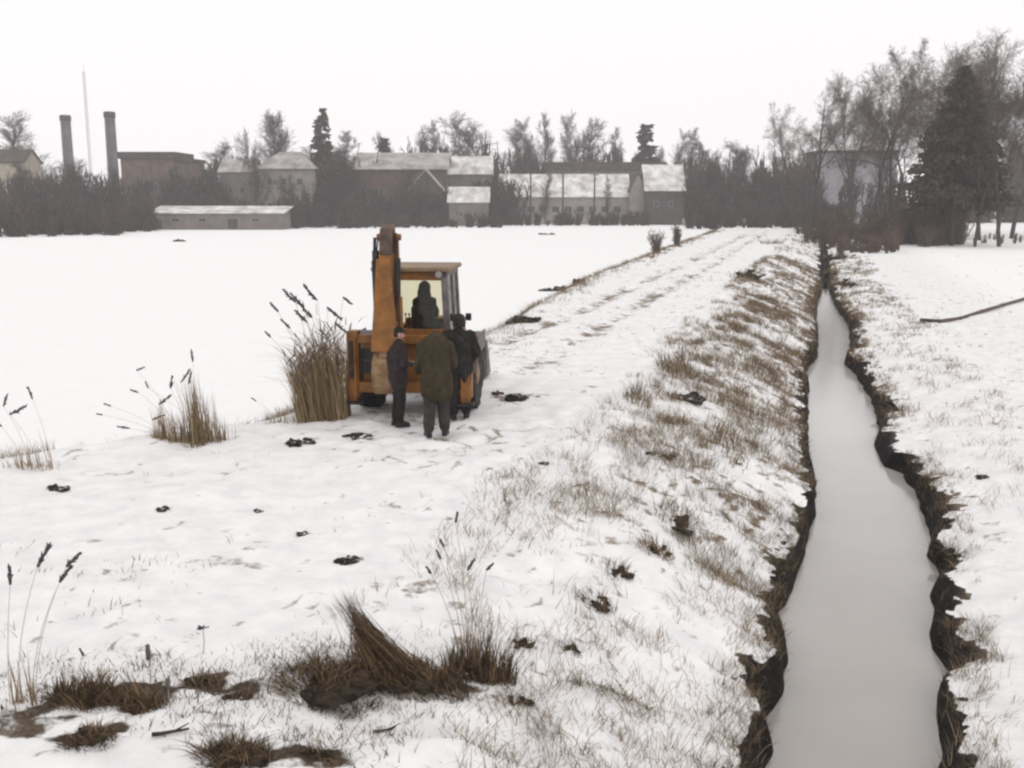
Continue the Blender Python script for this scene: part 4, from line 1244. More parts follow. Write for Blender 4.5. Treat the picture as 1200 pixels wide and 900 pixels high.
    # cab: floor and lower shell, posts, roof, panes
    CW, CY0, CY1, Z0, Z1 = 0.76, 0.34, 1.82, 1.02, 2.84
    b = MB()
    b.box((0, (CY0 + CY1) / 2, Z0 + 0.04), (2 * CW, CY1 - CY0, 0.10), bevel=0.01)
    b.box((0, CY0 + 0.04, 1.36), (2 * CW, 0.07, 0.62), bevel=0.01)
    for sx in (-1, 1):
        b.box((sx * (CW - 0.03), (CY0 + CY1) / 2, 1.32), (0.06, CY1 - CY0 - 0.1, 0.52), bevel=0.01)
    b.build('cab_body', 'yellow', root)
    for sx in (-1, 1):
        b = MB()
        b.prism([(sx * CW, Z0 + 0.1), (sx * (CW - 0.13), Z0 + 0.1), (sx * (CW - 0.20), Z1 - 0.1), (sx * (CW - 0.08), Z1 - 0.1)], 'y', CY0, CY0 + 0.10, bevel=0.01)
        b.prism([(sx * CW, Z0 + 0.1), (sx * (CW - 0.10), Z0 + 0.1), (sx * (CW - 0.17), Z1 - 0.1), (sx * (CW - 0.08), Z1 - 0.1)], 'y', CY1 - 0.08, CY1, bevel=0.01)
        b.prism([(sx * CW, Z0 + 0.1), (sx * (CW - 0.06), Z0 + 0.1), (sx * (CW - 0.14), Z1 - 0.1), (sx * (CW - 0.08), Z1 - 0.1)], 'y', 1.10, 1.17, bevel=0.01)
        b.box((sx * (CW - 0.11), (CY0 + CY1) / 2, Z1 - 0.12), (0.07, CY1 - CY0, 0.10))
        b.build('cab_post', 'grey_steel', root)
    MB().box((0, CY0 + 0.05, Z1 - 0.17), (2 * (CW - 0.18), 0.08, 0.15), bevel=0.008).build('cab_lintel', 'yellow', root)
    MB().box((0, CY1 - 0.05, Z1 - 0.15), (2 * (CW - 0.16), 0.07, 0.12), bevel=0.008).build('cab_lintel', 'yellow', root)
    rf = MB().box((0, (CY0 + CY1) / 2 - 0.02, Z1 - 0.035), (2 * CW - 0.02, CY1 - CY0 + 0.20, 0.09), bevel=0.03).build('cab_roof', 'yellow_pale', root)
    for sx in (-1, 1):
        wl_ = MB().lathe([(0.03, 0.06), (0.075, 0.0), (0.075, -0.05)], (sx * 0.55, CY0 - 0.13, Z1 - 0.12), 'y', 14).build('work_light', 'black_steel', rf)
        MB().lathe([(0.066, 0.0), (0.06, -0.012)], (sx * 0.55, CY0 - 0.183, Z1 - 0.12), 'y', 14).build('lens', 'frame', wl_)
    MB().box((0, CY0 + 0.05, 2.16), (2 * CW - 0.34, 0.008, 0.96)).build('rear_window', 'glass', root)
    MB().box((0, CY1 - 0.04, 2.14), (2 * CW - 0.30, 0.008, 1.08)).build('windscreen', 'glass', root)
    for sx in (-1, 1):
        MB().box((sx * (CW - 0.085), 0.77, 2.12), (0.008, 0.62, 1.05), rot=(0, -sx * 0.05, 0)).build('side_window', 'glass', root)
        MB().box((sx * (CW - 0.085), 1.46, 2.12), (0.008, 0.52, 1.05), rot=(0, -sx * 0.05, 0)).build('side_window', 'glass', root)
    mr = MB().tube([(CW - 0.03, CY1 - 0.05, 1.70), (CW + 0.08, CY1, 1.74)], 0.014, 6).build('mirror_arm', 'black_steel', root)
    MB().box((CW + 0.13, CY1, 1.75), (0.12, 0.04, 0.15), bevel=0.015).build('mirror', 'black_steel', mr)
    # seat and controls
    st_ = MB().box((0.12, 1.12, 1.50), (0.48, 0.46, 0.12), bevel=0.04).box((0.12, 1.12, 1.26), (0.22, 0.24, 0.36)).build('seat', 'seat_vinyl', root)
    MB().box((0.12, 0.88, 1.80), (0.46, 0.10, 0.52), rot=(0.08, 0, 0), bevel=0.045).build('backrest', 'seat_vinyl', st_)
    b = MB()
    ring = [(0.12 + 0.19 * math.cos(a), 1.62 + 0.05 * math.sin(a), 1.86 + 0.18 * math.sin(a)) for a in np.linspace(0, 2 * math.pi, 25)]
    b.tube(ring, 0.014, 6, caps=False).tube([(0.12, 1.72, 1.2), (0.12, 1.62, 1.86)], 0.025, 8).box((0.12, 1.62, 1.86), (0.36, 0.02, 0.03))
    b.build('steering_wheel', 'black_steel', root)
    b = MB()
    for k in range(4):
        b.tube([(-0.22 + k * 0.07, 0.52, 1.5), (-0.22 + k * 0.07, 0.50, 1.92)], 0.01, 6).ball((-0.22 + k * 0.07, 0.50, 1.94), (0.024, 0.024, 0.024), 8)
    b.build('control_lever', 'black_steel', root)
    # kingpost, boom, dipper, bucket: folded up behind the cab, left of the middle
    bx = -0.30
    b = MB()
    b.box((bx, -0.10, 1.06), (0.46, 0.14, 0.95), bevel=0.015)
    b.box((bx, -0.26, 1.38), (0.34, 0.26, 0.12), bevel=0.01).box((bx, -0.26, 0.74), (0.34, 0.26, 0.12), bevel=0.01)
    b.tube([(bx, -0.32, 0.62), (bx, -0.32, 1.50)], 0.07, 14)
    b.build('kingpost', 'yellow', root)
    b = MB()
    for sx in (-1, 1):
        b.prism([(-0.30, 0.80), (-0.12, 1.00), (-0.02, 2.1), (-0.10, 3.46), (-0.24, 3.50), (-0.34, 2.1), (-0.44, 1.05)], 'x', bx + sx * 0.13, bx + sx * 0.17, bevel=0.006)
    b.prism([(-0.30, 1.0), (-0.27, 1.0), (-0.07, 2.1), (-0.13, 3.40), (-0.16, 3.40), (-0.10, 2.1)], 'x', bx - 0.13, bx + 0.13)
    b.tube([(bx - 0.22, -0.17, 3.42), (bx + 0.22, -0.17, 3.42)], 0.06, 14).tube([(bx - 0.24, -0.30, 0.98), (bx + 0.24, -0.30, 0.98)], 0.06, 14)
    b.build('boom', 'yellow', root)
    b = MB()
    b.prism([(-0.14, 3.62), (-0.40, 3.55), (-0.58, 2.95), (-0.66, 2.30), (-0.60, 1.35), (-0.48, 1.30), (-0.44, 2.2), (-0.36, 2.9), (-0.20, 3.30)], 'x', bx - 0.115, bx + 0.115, bevel=0.012)
    b.prism([(bx - 0.27, 1.38), (bx + 0.24, 1.38), (bx + 0.11, 3.05), (bx - 0.13, 3.05)], 'y', -0.69, -0.655, bevel=0.006)
    for sx in (-1, 1):
        b.prism([(bx + sx * 0.245 - 0.015, 1.38), (bx + sx * 0.11 - 0.01, 3.05), (bx + sx * 0.11 - 0.045 * sx - 0.01, 3.05), (bx + sx * 0.245 - 0.045 * sx - 0.015, 1.38)], 'y', -0.654, -0.52)
    b.prism([(-0.55, 1.30), (-0.40, 1.30), (-0.40, 1.9), (-0.56, 1.9)], 'x', bx - 0.22, bx + 0.20, bevel=0.01)
    b.build('dipper', 'yellow', root)
    MB().tube([(bx + 0.21, -0.30, 1.10), (bx + 0.21, -0.40, 2.35)], 0.062, 12).build('hydraulic_cylinder', 'yellow', root)
    MB().tube([(bx - 0.23, -0.28, 1.9), (bx - 0.23, -0.40, 3.0)], 0.055, 12).build('hydraulic_cylinder', 'black_steel', root)
    MB().tube([(bx + 0.21, -0.40, 2.35), (bx + 0.21, -0.34, 3.05)], 0.032, 10).build('cylinder_rod', 'black_steel', root)
    MB().tube([(bx - 0.23, -0.40, 3.0), (bx - 0.22, -0.36, 3.42)], 0.03, 10).build('cylinder_rod', 'black_steel', root)
    MB().prism([(-0.16, 3.66), (-0.42, 3.58), (-0.56, 3.12), (-0.34, 3.12), (-0.12, 3.36)], 'x', bx - 0.115, bx + 0.115, bevel=0.012).build('knuckle', 'knuckle', root)
    MB().box((bx - 0.22, -0.34, 3.06), (0.10, 0.16, 0.26), bevel=0.02).build('ram_clevis', 'black_steel', root)
    b = MB()
    for k, (dx, a) in enumerate([(0.16, 0.0), (0.19, 0.06), (-0.17, -0.04)]):
        b.tube([(bx + dx, -0.45, 1.45), (bx + dx + a, -0.58, 2.0), (bx + dx + a * 0.5, -0.58, 2.7), (bx + dx, -0.36, 3.35), (bx + dx * 0.5, -0.2, 3.55)], 0.016, 6)
    b.build('hose', 'black_steel', root)
    # bucket curled in below the dipper, hung to the left
    b = MB()
    bw0, bw1 = bx - 0.24, bx + 0.22
    prof = [(-0.52, 1.36), (-0.66, 1.20), (-0.74, 0.98), (-0.70, 0.74), (-0.56, 0.58), (-0.36, 0.54), (-0.34, 0.57), (-0.54, 0.62), (-0.66, 0.76), (-0.70, 0.98), (-0.63, 1.18), (-0.50, 1.31)]
    b.prism(prof, 'x', bw0, bw1)
    side = [(-0.51, 1.33), (-0.65, 1.19), (-0.72, 0.98), (-0.68, 0.75), (-0.55, 0.60), (-0.36, 0.56), (-0.30, 0.95), (-0.40, 1.25)]
    b.prism(side, 'x', bw0 - 0.025, bw0 - 0.001).prism(side, 'x', bw1 + 0.001, bw1 + 0.025)
    b.box((bx, -0.55, 1.33), (0.26, 0.2, 0.12), bevel=0.01)
    bk = b.build('bucket', 'rim', root)
    for k in range(4):
        MB().prism([(-0.37, 0.535), (-0.37, 0.585), (-0.20, 0.57)], 'x', bw0 + 0.02 + k * 0.12, bw0 + 0.08 + k * 0.12).build('tooth', 'black_steel', bk)
    # loader at the front
    for sx in (-1, 1):
        MB().prism([(1.95, 1.38), (1.98, 1.55), (3.2, 1.50), (4.35, 0.62), (4.35, 0.42), (3.1, 1.25)], 'x', sx * 0.56 - 0.06, sx * 0.56 + 0.06, bevel=0.01).build('loader_arm', 'yellow', root)
        MB().tube([(sx * 0.56, 2.2, 0.85), (sx * 0.56, 3.1, 1.22)], 0.05, 10).build('loader_ram', 'black_steel', root)
    b = MB()
    lp = [(4.35, 0.95), (4.33, 0.15), (4.42, 0.05), (5.15, 0.04), (5.15, 0.08), (4.45, 0.10), (4.38, 0.2), (4.40, 0.95)]
    b.prism(lp, 'x', -0.95, 0.95)
    for sx in (-1, 1):
        b.prism([(4.36, 0.93), (4.36, 0.1), (5.1, 0.07), (4.75, 0.55)], 'x', sx * 0.952, sx * 0.985)
    b.build('loader_bucket', 'grey_steel', root)
    return root
digger = backhoe()

# ------------------------------------------------------------------ people
def fuse(mb, voxel, smooth_it=6):
    """join overlapping shapes into one continuous skin"""
    me = bpy.data.meshes.new('tmp')
    mb.bm.to_mesh(me); mb.bm.free()
    o = bpy.data.objects.new('tmp', me)
    COL.objects.link(o)
    m = o.modifiers.new('r', 'REMESH'); m.mode = 'VOXEL'; m.voxel_size = voxel
    if smooth_it:
        k = o.modifiers.new('s', 'SMOOTH'); k.factor = 0.5; k.iterations = smooth_it
    dg = bpy.context.evaluated_depsgraph_get()
    out = bpy.data.meshes.new_from_object(o.evaluated_get(dg))
    bpy.data.objects.remove(o)
    bpy.data.meshes.remove(me)
    return out

def hand(b, wrist, d, palm_n, k=1.0):
    """palm, four curled fingers and a thumb; d along the forearm, palm_n out of the palm"""
    d = Vector(d).normalized(); pn = Vector(palm_n); pn = (pn - d * pn.dot(d)).normalized()
    sd = d.cross(pn)
    w = Vector(wrist)
    for i in range(4):
        off = (i - 1.5) * 0.021 * k
        a = w + sd * off * 0.6 + d * 0.02
        c = w + sd * off + d * 0.088 * k
        b.capsule(a, c, 0.016 * k, 0.013 * k, 8)
        L = (0.036, 0.042, 0.040, 0.031)[i] * k
        e = c + (d * 0.9 + pn * 0.45).normalized() * L
        f = e + (d * 0.45 + pn * 0.9).normalized() * L * 0.75
        b.capsule(c, e, 0.0105 * k, 0.0095 * k, 8).capsule(e, f, 0.0095 * k, 0.008 * k, 8)
    t0 = w + sd * 0.022 * k + d * 0.025 * k
    t1 = t0 + (sd * 0.7 + d * 0.7 + pn * 0.3).normalized() * 0.042 * k
    t2 = t1 + (d * 0.9 + pn * 0.4 + sd * 0.1).normalized() * 0.034 * k
    b.capsule(t0, t1, 0.013 * k, 0.0115 * k, 8).capsule(t1, t2, 0.0115 * k, 0.009 * k, 8)

def person(label, loc, rz, J, coat='cloth_plum', trousers='cloth_black', hat=None, hat_mat='cloth_black', hem=0.12, hood=False, bulk=1.0, sc=1.0, rest=None, hairy=True):
    """J: joints in metres, x to the figure's right, y ahead, z up"""
    J = {k: Vector(v) for k, v in J.items()}
    root = empty('person', loc, rz)
    root.scale = (sc, sc, sc)
    tag(root, label, 'person')
    hd = J['head']; nk = J['neck']
    up = (hd - nk).normalized()
    fw = J['face'].normalized(); fw = (fw - up * fw.dot(up)).normalized()
    rt = fw.cross(up)
    Mh = Matrix((rt, fw, up)).transposed().to_4x4()
    Mh.translation = hd
    def hp(x, y, z): return Mh @ Vector((x, y, z))
    b = MB()
    rot = Mh.to_euler()
    b.ball(hp(0, -0.008, 0.03), (0.077, 0.096, 0.088), 18, rot)
    b.ball(hp(0, 0.014, -0.035), (0.062, 0.076, 0.082), 16, rot)
    b.capsule(hp(0, 0.058, -0.088), hp(0, 0.066, -0.092), 0.026, 0.022, 10)       # chin
    b.capsule(hp(0, 0.085, 0.018), hp(0, 0.108, -0.028), 0.011, 0.017, 10)         # nose
    b.capsule(hp(-0.036, 0.076, 0.026), hp(0.036, 0.076, 0.026), 0.015, 0.015, 10)  # brow
    b.capsule(hp(-0.022, 0.084, -0.058), hp(0.022, 0.084, -0.058), 0.010, 0.010, 8)  # lips
    for sx in (-1, 1):
        b.ball(hp(sx * 0.078, -0.012, -0.012), (0.012, 0.026, 0.036), 10, rot)       # ears
        b.ball(hp(sx * 0.042, 0.062, -0.03), (0.024, 0.026, 0.026), 10, rot)         # cheeks
    b.capsule(nk - up * 0.06, hd - up * 0.06, 0.062, 0.056, 12)
    hp_, ch = J['hip'], J['chest']
    b.capsule(hp_, ch, 0.12, 0.13, 14)
    b.capsule(ch, nk, 0.10, 0.06, 12)
    for s in ('l', 'r'):
        sh, el, wr = J['shoulder_' + s], J['elbow_' + s], J['wrist_' + s]
        b.capsule(ch.lerp(nk, 0.6), sh, 0.06, 0.055, 10).capsule(sh, el, 0.048, 0.038, 10).capsule(el, wr, 0.038, 0.027, 10)
        hand(b, wr, J.get('hand_' + s, wr - el), J.get('palm_' + s, Vector((-1 if s == 'r' else 1, 0.2, 0))))
        k, a = J['knee_' + s], J['ankle_' + s]
        hj = J['thigh_' + s]
        b.capsule(hp_, hj, 0.10, 0.085, 12).capsule(hj, k, 0.078, 0.052, 12).capsule(k, a, 0.052, 0.036, 12)
        b.capsule(a - Vector((0, 0, 0.03)), a + J['toe_' + s] * 0.14 - Vector((0, 0, 0.05)), 0.036, 0.03, 10)
    link('body', fuse(b, 0.009, 4), 'skin', root, True)
    for sx in (-1, 1):
        MB().ball(hp(sx * 0.034, 0.083, 0.004), (0.011, 0.008, 0.008), 10, rot).build('eye', 'eye', root, True)
    if hairy:
        b = MB()
        b.ball(hp(0, -0.022, 0.042), (0.083, 0.094, 0.090), 18, rot).ball(hp(0, -0.05, -0.01), (0.074, 0.062, 0.075), 14, rot)
        link('hair', fuse(b, 0.012, 3), 'hair', root, True)
    # trousers and boots
    b = MB()
    b.capsule(hp_, hp_ + (ch - hp_) * 0.3, 0.155 * bulk, 0.15 * bulk, 14)
    for s in ('l', 'r'):
        hj, k, a = J['thigh_' + s], J['knee_' + s], J['ankle_' + s]
        b.capsule(hp_, hj, 0.13 * bulk, 0.115 * bulk, 14).capsule(hj, k, 0.112 * bulk, 0.083 * bulk, 14)
        low = a.lerp(k, 0.12)
        b.capsule(k, low, 0.083 * bulk, 0.074 * bulk, 14)
        b.ball(k.lerp(low, 0.75), (0.088 * bulk, 0.085 * bulk, 0.05), 12).ball(k, (0.088 * bulk, 0.09 * bulk, 0.05), 12)
    link('trousers', fuse(b, 0.014, 5), trousers, root, True)
    for s in ('l', 'r'):
        a, k = J['ankle_' + s], J['knee_' + s]
        t = J['toe_' + s].normalized()
        b = MB()
        b.capsule(a, a.lerp(k, 0.42), 0.056, 0.07, 12)
        b.capsule(a - t * 0.03 - Vector((0, 0, 0.035)), a + t * 0.15 - Vector((0, 0, 0.05)), 0.05, 0.042, 12)
        b.box(a + t * 0.06 - Vector((0, 0, 0.083)), (0.09, 0.28, 0.025), rot=(0, 0, math.atan2(-t.x, t.y)), bevel=0.01)
        link('boot', fuse(b, 0.010, 4), 'boot', root, True)
    # coat
    b = MB()
    b.capsule(hp_ + (hp_ - ch).normalized() * hem * 0.3, ch, 0.185 * bulk, 0.185 * bulk, 18)
    b.ball(ch, (0.215 * bulk, 0.16 * bulk, 0.20), 18)
    b.ball(hp_.lerp(ch, 0.3), (0.20 * bulk, 0.155 * bulk, 0.24), 18)
    sk = (hp_ - ch).normalized()
    sk = Vector((sk.x * 0.4, sk.y * 0.4, -1)).normalized()
    for sx in (-1, 1):
        b.capsule(hp_ + Vector((sx * 0.06, 0, 0)), hp_ + Vector((sx * 0.075, 0, 0)) + sk * hem, 0.155 * bulk, 0.15 * bulk, 14)
    b.capsule(ch.lerp(nk, 0.3), nk + up * 0.03, 0.13 * bulk, 0.086, 14)
    for s in ('l', 'r'):
        sh, el, wr = J['shoulder_' + s], J['elbow_' + s], J['wrist_' + s]
        b.capsule(ch.lerp(nk, 0.45), sh, 0.12 * bulk, 0.092 * bulk, 14).capsule(sh, el, 0.092 * bulk, 0.072 * bulk, 14).capsule(el, el.lerp(wr, 0.97), 0.070 * bulk, 0.052 * bulk, 14)
        b.ball(el, (0.078 * bulk,) * 3, 12)
    if hood and bulk > 1.1:
        b.ball(ch.lerp(nk, 0.75) - fw * 0.02, (0.25, 0.18, 0.19), 20)
        b.ball(ch.lerp(nk, 0.2), (0.265, 0.19, 0.25), 20)
    if hood:
        b.ball(hp(0, -0.025, 0.03), (0.125, 0.135, 0.14), 18, rot)
        b.capsule(hp(0, -0.05, -0.03), nk - up * 0.03 - fw * 0.03, 0.125, 0.15, 16)
    cm = fuse(b, 0.014, 6)
    cv = np.empty(len(cm.vertices) * 3, dtype=np.float32); cn = np.empty_like(cv)
    cm.vertices.foreach_get('co', cv); cm.vertices.foreach_get('normal', cn)
    cv = cv.reshape(-1, 3); cn = cn.reshape(-1, 3)
    fold = fbm(cv[:, 0] * 16 + cv[:, 1] * 9, cv[:, 2] * 5 + cv[:, 1] * 5, int(abs(loc[0]) * 50) % 50, 3) - 0.5
    cv += cn * (fold * 0.055)[:, None]
    cm.vertices.foreach_set('co', cv.ravel())
    link('coat', cm, coat, root, True)
    if hat == 'cap':
        b = MB()
        b.ball(hp(0, -0.012, 0.062), (0.095, 0.108, 0.078), 18, rot)
        b.capsule(hp(-0.04, 0.085, 0.055), hp(0.04, 0.085, 0.055), 0.016, 0.016, 8).capsule(hp(-0.03, 0.125, 0.045), hp(0.03, 0.125, 0.045), 0.010, 0.010, 8)
        b.ball(hp(0, 0.10, 0.052), (0.06, 0.05, 0.012), 12, rot)
        link('cap', fuse(b, 0.010, 3), hat_mat, root, True)
    elif hat == 'fur':
        b = MB()
        b.ball(hp(0, -0.01, 0.07), (0.112, 0.125, 0.095), 18, rot)
        for sx in (-1, 1):
            b.capsule(hp(sx * 0.088, -0.02, 0.03), hp(sx * 0.088, -0.015, -0.045), 0.036, 0.03, 10)
        b.ball(hp(0, 0.095, 0.085), (0.075, 0.032, 0.045), 12, rot)
        link('fur_hat', fuse(b, 0.012, 2), hat_mat, root, True)
    return root

def stand(lean=0.0, arms='down', stride=0.0, feet=0.11, look=(0, 1, 0), bow=0.0, twist=0.0):
    """joints of a standing figure, 1.78 m tall"""
    J = {}
    hip = Vector((0, 0, 0.95))
    ax = Vector((0, math.sin(lean), math.cos(lean)))
    J['hip'] = hip; J['chest'] = hip + ax * 0.36
    J['neck'] = hip + ax * 0.56
    hx = Vector((0, math.sin(lean + bow), math.cos(lean + bow)))
    J['head'] = J['neck'] + hx * 0.155
    J['face'] = Vector(look) - hx * 0.0 + Vector((0, 0, -0.3 * bow))
    shy = hip + ax * 0.50
    for s, sx in (('l', -1), ('r', 1)):
        J['thigh_' + s] = Vector((sx * 0.095, 0, 0.90))
        st_ = stride * sx
        J['knee_' + s] = Vector((sx * (0.095 + feet) / 2, 0.03 + st_ * 0.5, 0.50))
        J['ankle_' + s] = Vector((sx * feet, st_ - 0.02, 0.095))
        J['toe_' + s] = Vector((sx * 0.25, 1, 0))
        J['shoulder_' + s] = shy + Vector((sx * 0.195, 0, 0))
        if arms == 'down':
            J['elbow_' + s] = J['shoulder_' + s] + Vector((sx * 0.06, -0.04, -0.30))
            J['wrist_' + s] = J['elbow_' + s] + Vector((-sx * 0.01, 0.09, -0.245))
        elif arms == 'front':
            J['elbow_' + s] = J['shoulder_' + s] + Vector((sx * 0.07, 0.0, -0.29))
            J['wrist_' + s] = J['elbow_' + s] + Vector((-sx * 0.14, 0.21, -0.04))
        elif arms == 'pocket':
            J['elbow_' + s] = J['shoulder_' + s] + Vector((sx * 0.10, -0.06, -0.28))
            J['wrist_' + s] = J['elbow_' + s] + Vector((-sx * 0.10, 0.12, -0.20))
    return J

def foot(px, py):
    p = on_ground(px, py)
    return p
p = foot(467, 499)
J = stand(lean=0.03, arms='front', feet=0.10, look=(0.15, 1, -0.15), bow=0.12)
person('person in a dark plum coat and black trousers, leftmost of those standing behind the digger', p, R(-62), J, 'cloth_plum', 'cloth_black', 'cap', 'cloth_black', hem=0.16, bulk=1.0, sc=1.02)
p = foot(512, 512)
J = stand(lean=0.40, arms='front', feet=0.13, look=(0, 1, -1.0), bow=1.0, stride=0.05)
person('stooping person seen from behind in a bulky hooded olive coat and grey trousers', p, R(6), J, 'cloth_olive', 'cloth_grey', None, hem=0.22, hood=True, bulk=1.22, sc=1.09)
p = foot(539, 491)
J = stand(lean=0.05, arms='pocket', feet=0.11, look=(-0.3, 1, -0.1), bow=0.15)
person('person in a black jacket and fur hat, half hidden behind the stooping one', p, R(8), J, 'cloth_black', 'cloth_black', 'fur', 'hair', hem=0.06, bulk=1.1, sc=1.09)

# the driver, on the seat of the cab
def driver():
    J = {}
    J['hip'] = (0, 0, 0.10); J['chest'] = (0, 0.02, 0.46); J['neck'] = (0, 0.05, 0.66); J['head'] = (0, 0.08, 0.81); J['face'] = (0, 1, -0.1)
    for s, sx in (('l', -1), ('r', 1)):
        J['thigh_' + s] = (sx * 0.10, 0.06, 0.09); J['knee_' + s] = (sx * 0.16, 0.46, 0.10); J['ankle_' + s] = (sx * 0.15, 0.52, -0.30); J['toe_' + s] = Vector((0, 1, 0))
        J['shoulder_' + s] = (sx * 0.155, 0.03, 0.58); J['elbow_' + s] = (sx * 0.185, 0.16, 0.34); J['wrist_' + s] = (sx * 0.13, 0.36, 0.38)
    mw = Matrix.Translation(digger.location) @ Matrix.Rotation(digger.rotation_euler.z, 4, 'Z')
    loc = mw @ Vector((0.12, 1.06, 1.545))
    person('person in dark hooded clothes seated at the wheel inside the digger cab', loc, digger.rotation_euler.z, J, 'cloth_black', 'cloth_black', None, 'cloth_plum', hem=0.0, hood=True, bulk=1.0, sc=1.0)
driver()

# ------------------------------------------------------------------ reeds, tussocks, clods, sticks
def scale_at(p):
    """photo pixels per metre at a point"""
    d = Vector(p) - Vector((0, 0, CAM_Z))
    return FPX / (d.y * CT - d.z * ST)

def mat_clump(root, name, wx, wy, h, n, mat, lean=(0, 0), splay=0.5, wid=0.007, bend=0.5, seed=0, flat=False, dome=0.0, parent=None):
    """blades growing from an elliptic foot, in the local space of root, following the terrain"""
    rng = np.random.default_rng(seed)
    a = rng.uniform(0, 2 * math.pi, n); q = np.sqrt(rng.random(n))
    lx, ly = np.cos(a) * q * wx / 2, np.sin(a) * q * wy / 2
    gx, gy = lx + root.location.x, ly + root.location.y
    s, t = st(gx, gy)
    lz = ground_st(s, t) - root.location.z - 0.02 + dome * (1 - q ** 2)
    P = np.stack([lx, ly, lz], axis=1)
    cl = fbm(lx * 6 / max(wx, .2) + seed, ly * 6 / max(wy, .2), seed % 97, 2)
    H = h * rng.uniform(0.25, 1.0, n) ** 1.2 * (1 - 0.45 * q ** 2) * (0.45 + 1.1 * cl)
    wisp = (vnoise(a * 1.6, q * 2.5, seed % 89) - 0.5) * 2.2 * splay
    D = np.stack([lean[0] + wisp + splay * (lx / (wx / 2)) * 0.45 + rng.normal(0, splay * 0.6, n), lean[1] + splay * (ly / (wy / 2)) * 0.6 + rng.normal(0, splay * 0.55, n)], axis=1)
    W = wid * rng.uniform(0.6, 1.5, n)
    return blades(name, P, H, W, D, rng.uniform(0.2, 1.0, n) * bend, mat, root, rng)

def plume_segs(base, d, L, rng, fat=1.0):
    """a feathery seed head that nods along d"""
    P, H, W, D = [], [], [], []
    out = []
    d = Vector(d).normalized()
    for i in range(int(26 * fat)):
        f = rng.random()
        p = Vector(base) + d * L * f
        q = (d + Vector(rng.normal(0, 0.35, 3)) + Vector((0, 0, -0.15 * f))).normalized()
        l = L * rng.uniform(0.16, 0.34) * (1.1 - 0.5 * f) * 1.0
        e = p + q * l
        out.append((*p, *e, 0.011 * fat, 0.004))
    out.append((*base, *(Vector(base) + d * L), 0.012, 0.008))
    return out

def reed_stem(root, p0, p1, sag=0.08, r=0.006, name='stalk', plume=0.0, pd=None, seed=0, pmat='plume', fat=1.0):
    rng = np.random.default_rng(seed)
    p0, p1 = Vector(p0), Vector(p1)
    pts = []
    side = Vector((p1.x - p0.x, p1.y - p0.y, 0))
    for k in range(7):
        f = k / 6
        pts.append(p0.lerp(p1, f) - side * (f * (1 - f)) * 0.9)
    o = MB().tube(pts, [r * (1 - 0.45 * k / 6) for k in range(7)], 5).build(name, 'stalk', root)
    if plume:
        d = Vector(pd) if pd is not None else (pts[-1] - pts[-2]).normalized() + Vector((0.25, 0, 0))
        link('plume', seg_mesh('plume', plume_segs(p1, d, plume, rng, fat), 4), pmat, root)
    return o

def up_at(p, px, py, dy=0.0):
    """the point above the foot p (at its distance plus dy) that shows at photo pixel px, py, in local terms"""
    x, z = at_y(px, py, p.y + dy)
    return Vector((x - p.x, dy, z - p.z))

# reed clump beside the digger: dense, brown, two metres tall
def big_reeds():
    p = on_ground(374, 497) + Vector((0, 0.55, 0))
    p.z = gz(p.x, p.y)
    root = empty('reed_clump', p)
    tag(root, 'tall dense clump of brown reeds beside the digger', 'reeds')
    rng = np.random.default_rng(5)
    n = 900
    base_x = rng.uniform(-0.46, 0.46, n); base_y = rng.uniform(-0.35, 0.45, n)
    s, t = st(base_x + p.x, base_y + p.y)
    P = np.stack([base_x, base_y, ground_st(s, t) - p.z - 0.03], axis=1)
    f = (base_x + 0.46) / 0.92
    H = (1.25 + 0.65 * np.clip(f * 1.4, 0, 1)) * rng.uniform(0.55, 1.05, n)
    D = np.stack([-0.10 + rng.normal(0, 0.07, n) + (f - 0.5) * 0.10, rng.normal(0, 0.06, n)], axis=1)
    blades('stem', P, H, np.full(n, 0.017) * rng.uniform(0.6, 1.4, n), D, rng.uniform(0, 0.8, n), 'reed', root, rng)
    k = 160
    idx_ = rng.integers(0, n, k)
    L0 = P[idx_] + np.stack([D[idx_, 0] * H[idx_], D[idx_, 1] * H[idx_], H[idx_]], axis=1) * rng.uniform(0.4, 0.95, (k, 1))
    blades('leaf', L0, rng.uniform(0.25, 0.5, k), rng.uniform(0.012, 0.026, k), rng.normal(0, 0.8, (k, 2)) - np.array([0.4, 0]), rng.uniform(0.2, 1, k), 'reed', root, rng)
    k = 190
    idx_ = rng.integers(0, n, k)
    L0 = P[idx_] + np.stack([D[idx_, 0] * H[idx_], D[idx_, 1] * H[idx_], H[idx_]], axis=1) * rng.uniform(0.75, 1.0, (k, 1))
    blades('plume', L0, rng.uniform(0.15, 0.34, k), rng.uniform(0.02, 0.04, k), rng.normal(0, 0.5, (k, 2)) + np.array([0.55, 0]) * rng.choice([-1, 1], (k, 1), p=[0.65, 0.35]), rng.uniform(0.2, 1, k), 'plume_brown', root, rng)
    for i, (a, b2, c, d2, ln) in enumerate([(352, 420, 326, 365, 0.20), (356, 430, 317, 395, 0.14), (362, 420, 346, 354, 0.30), (368, 410, 356, 360, 0.34), (376, 410, 372, 352, 0.36), (384, 410, 383, 360, 0.34),
                                            (388, 420, 402, 348, 0.20), (380, 410, 366, 372, 0.3), (372, 410, 360, 378, 0.3), (390, 420, 392, 378, 0.26), (364, 420, 340, 385, 0.22)]):
        f0 = (a - 345) / 50.0
        reed_stem(root, (-0.3 + 0.6 * f0, 0, 0), up_at(p, c, d2), r=0.007, plume=ln, pd=(-0.5 if c < 380 else 0.6, 0, 0.55 if c < 380 else -0.5), seed=i, fat=1.7)
    return root
big_reeds()

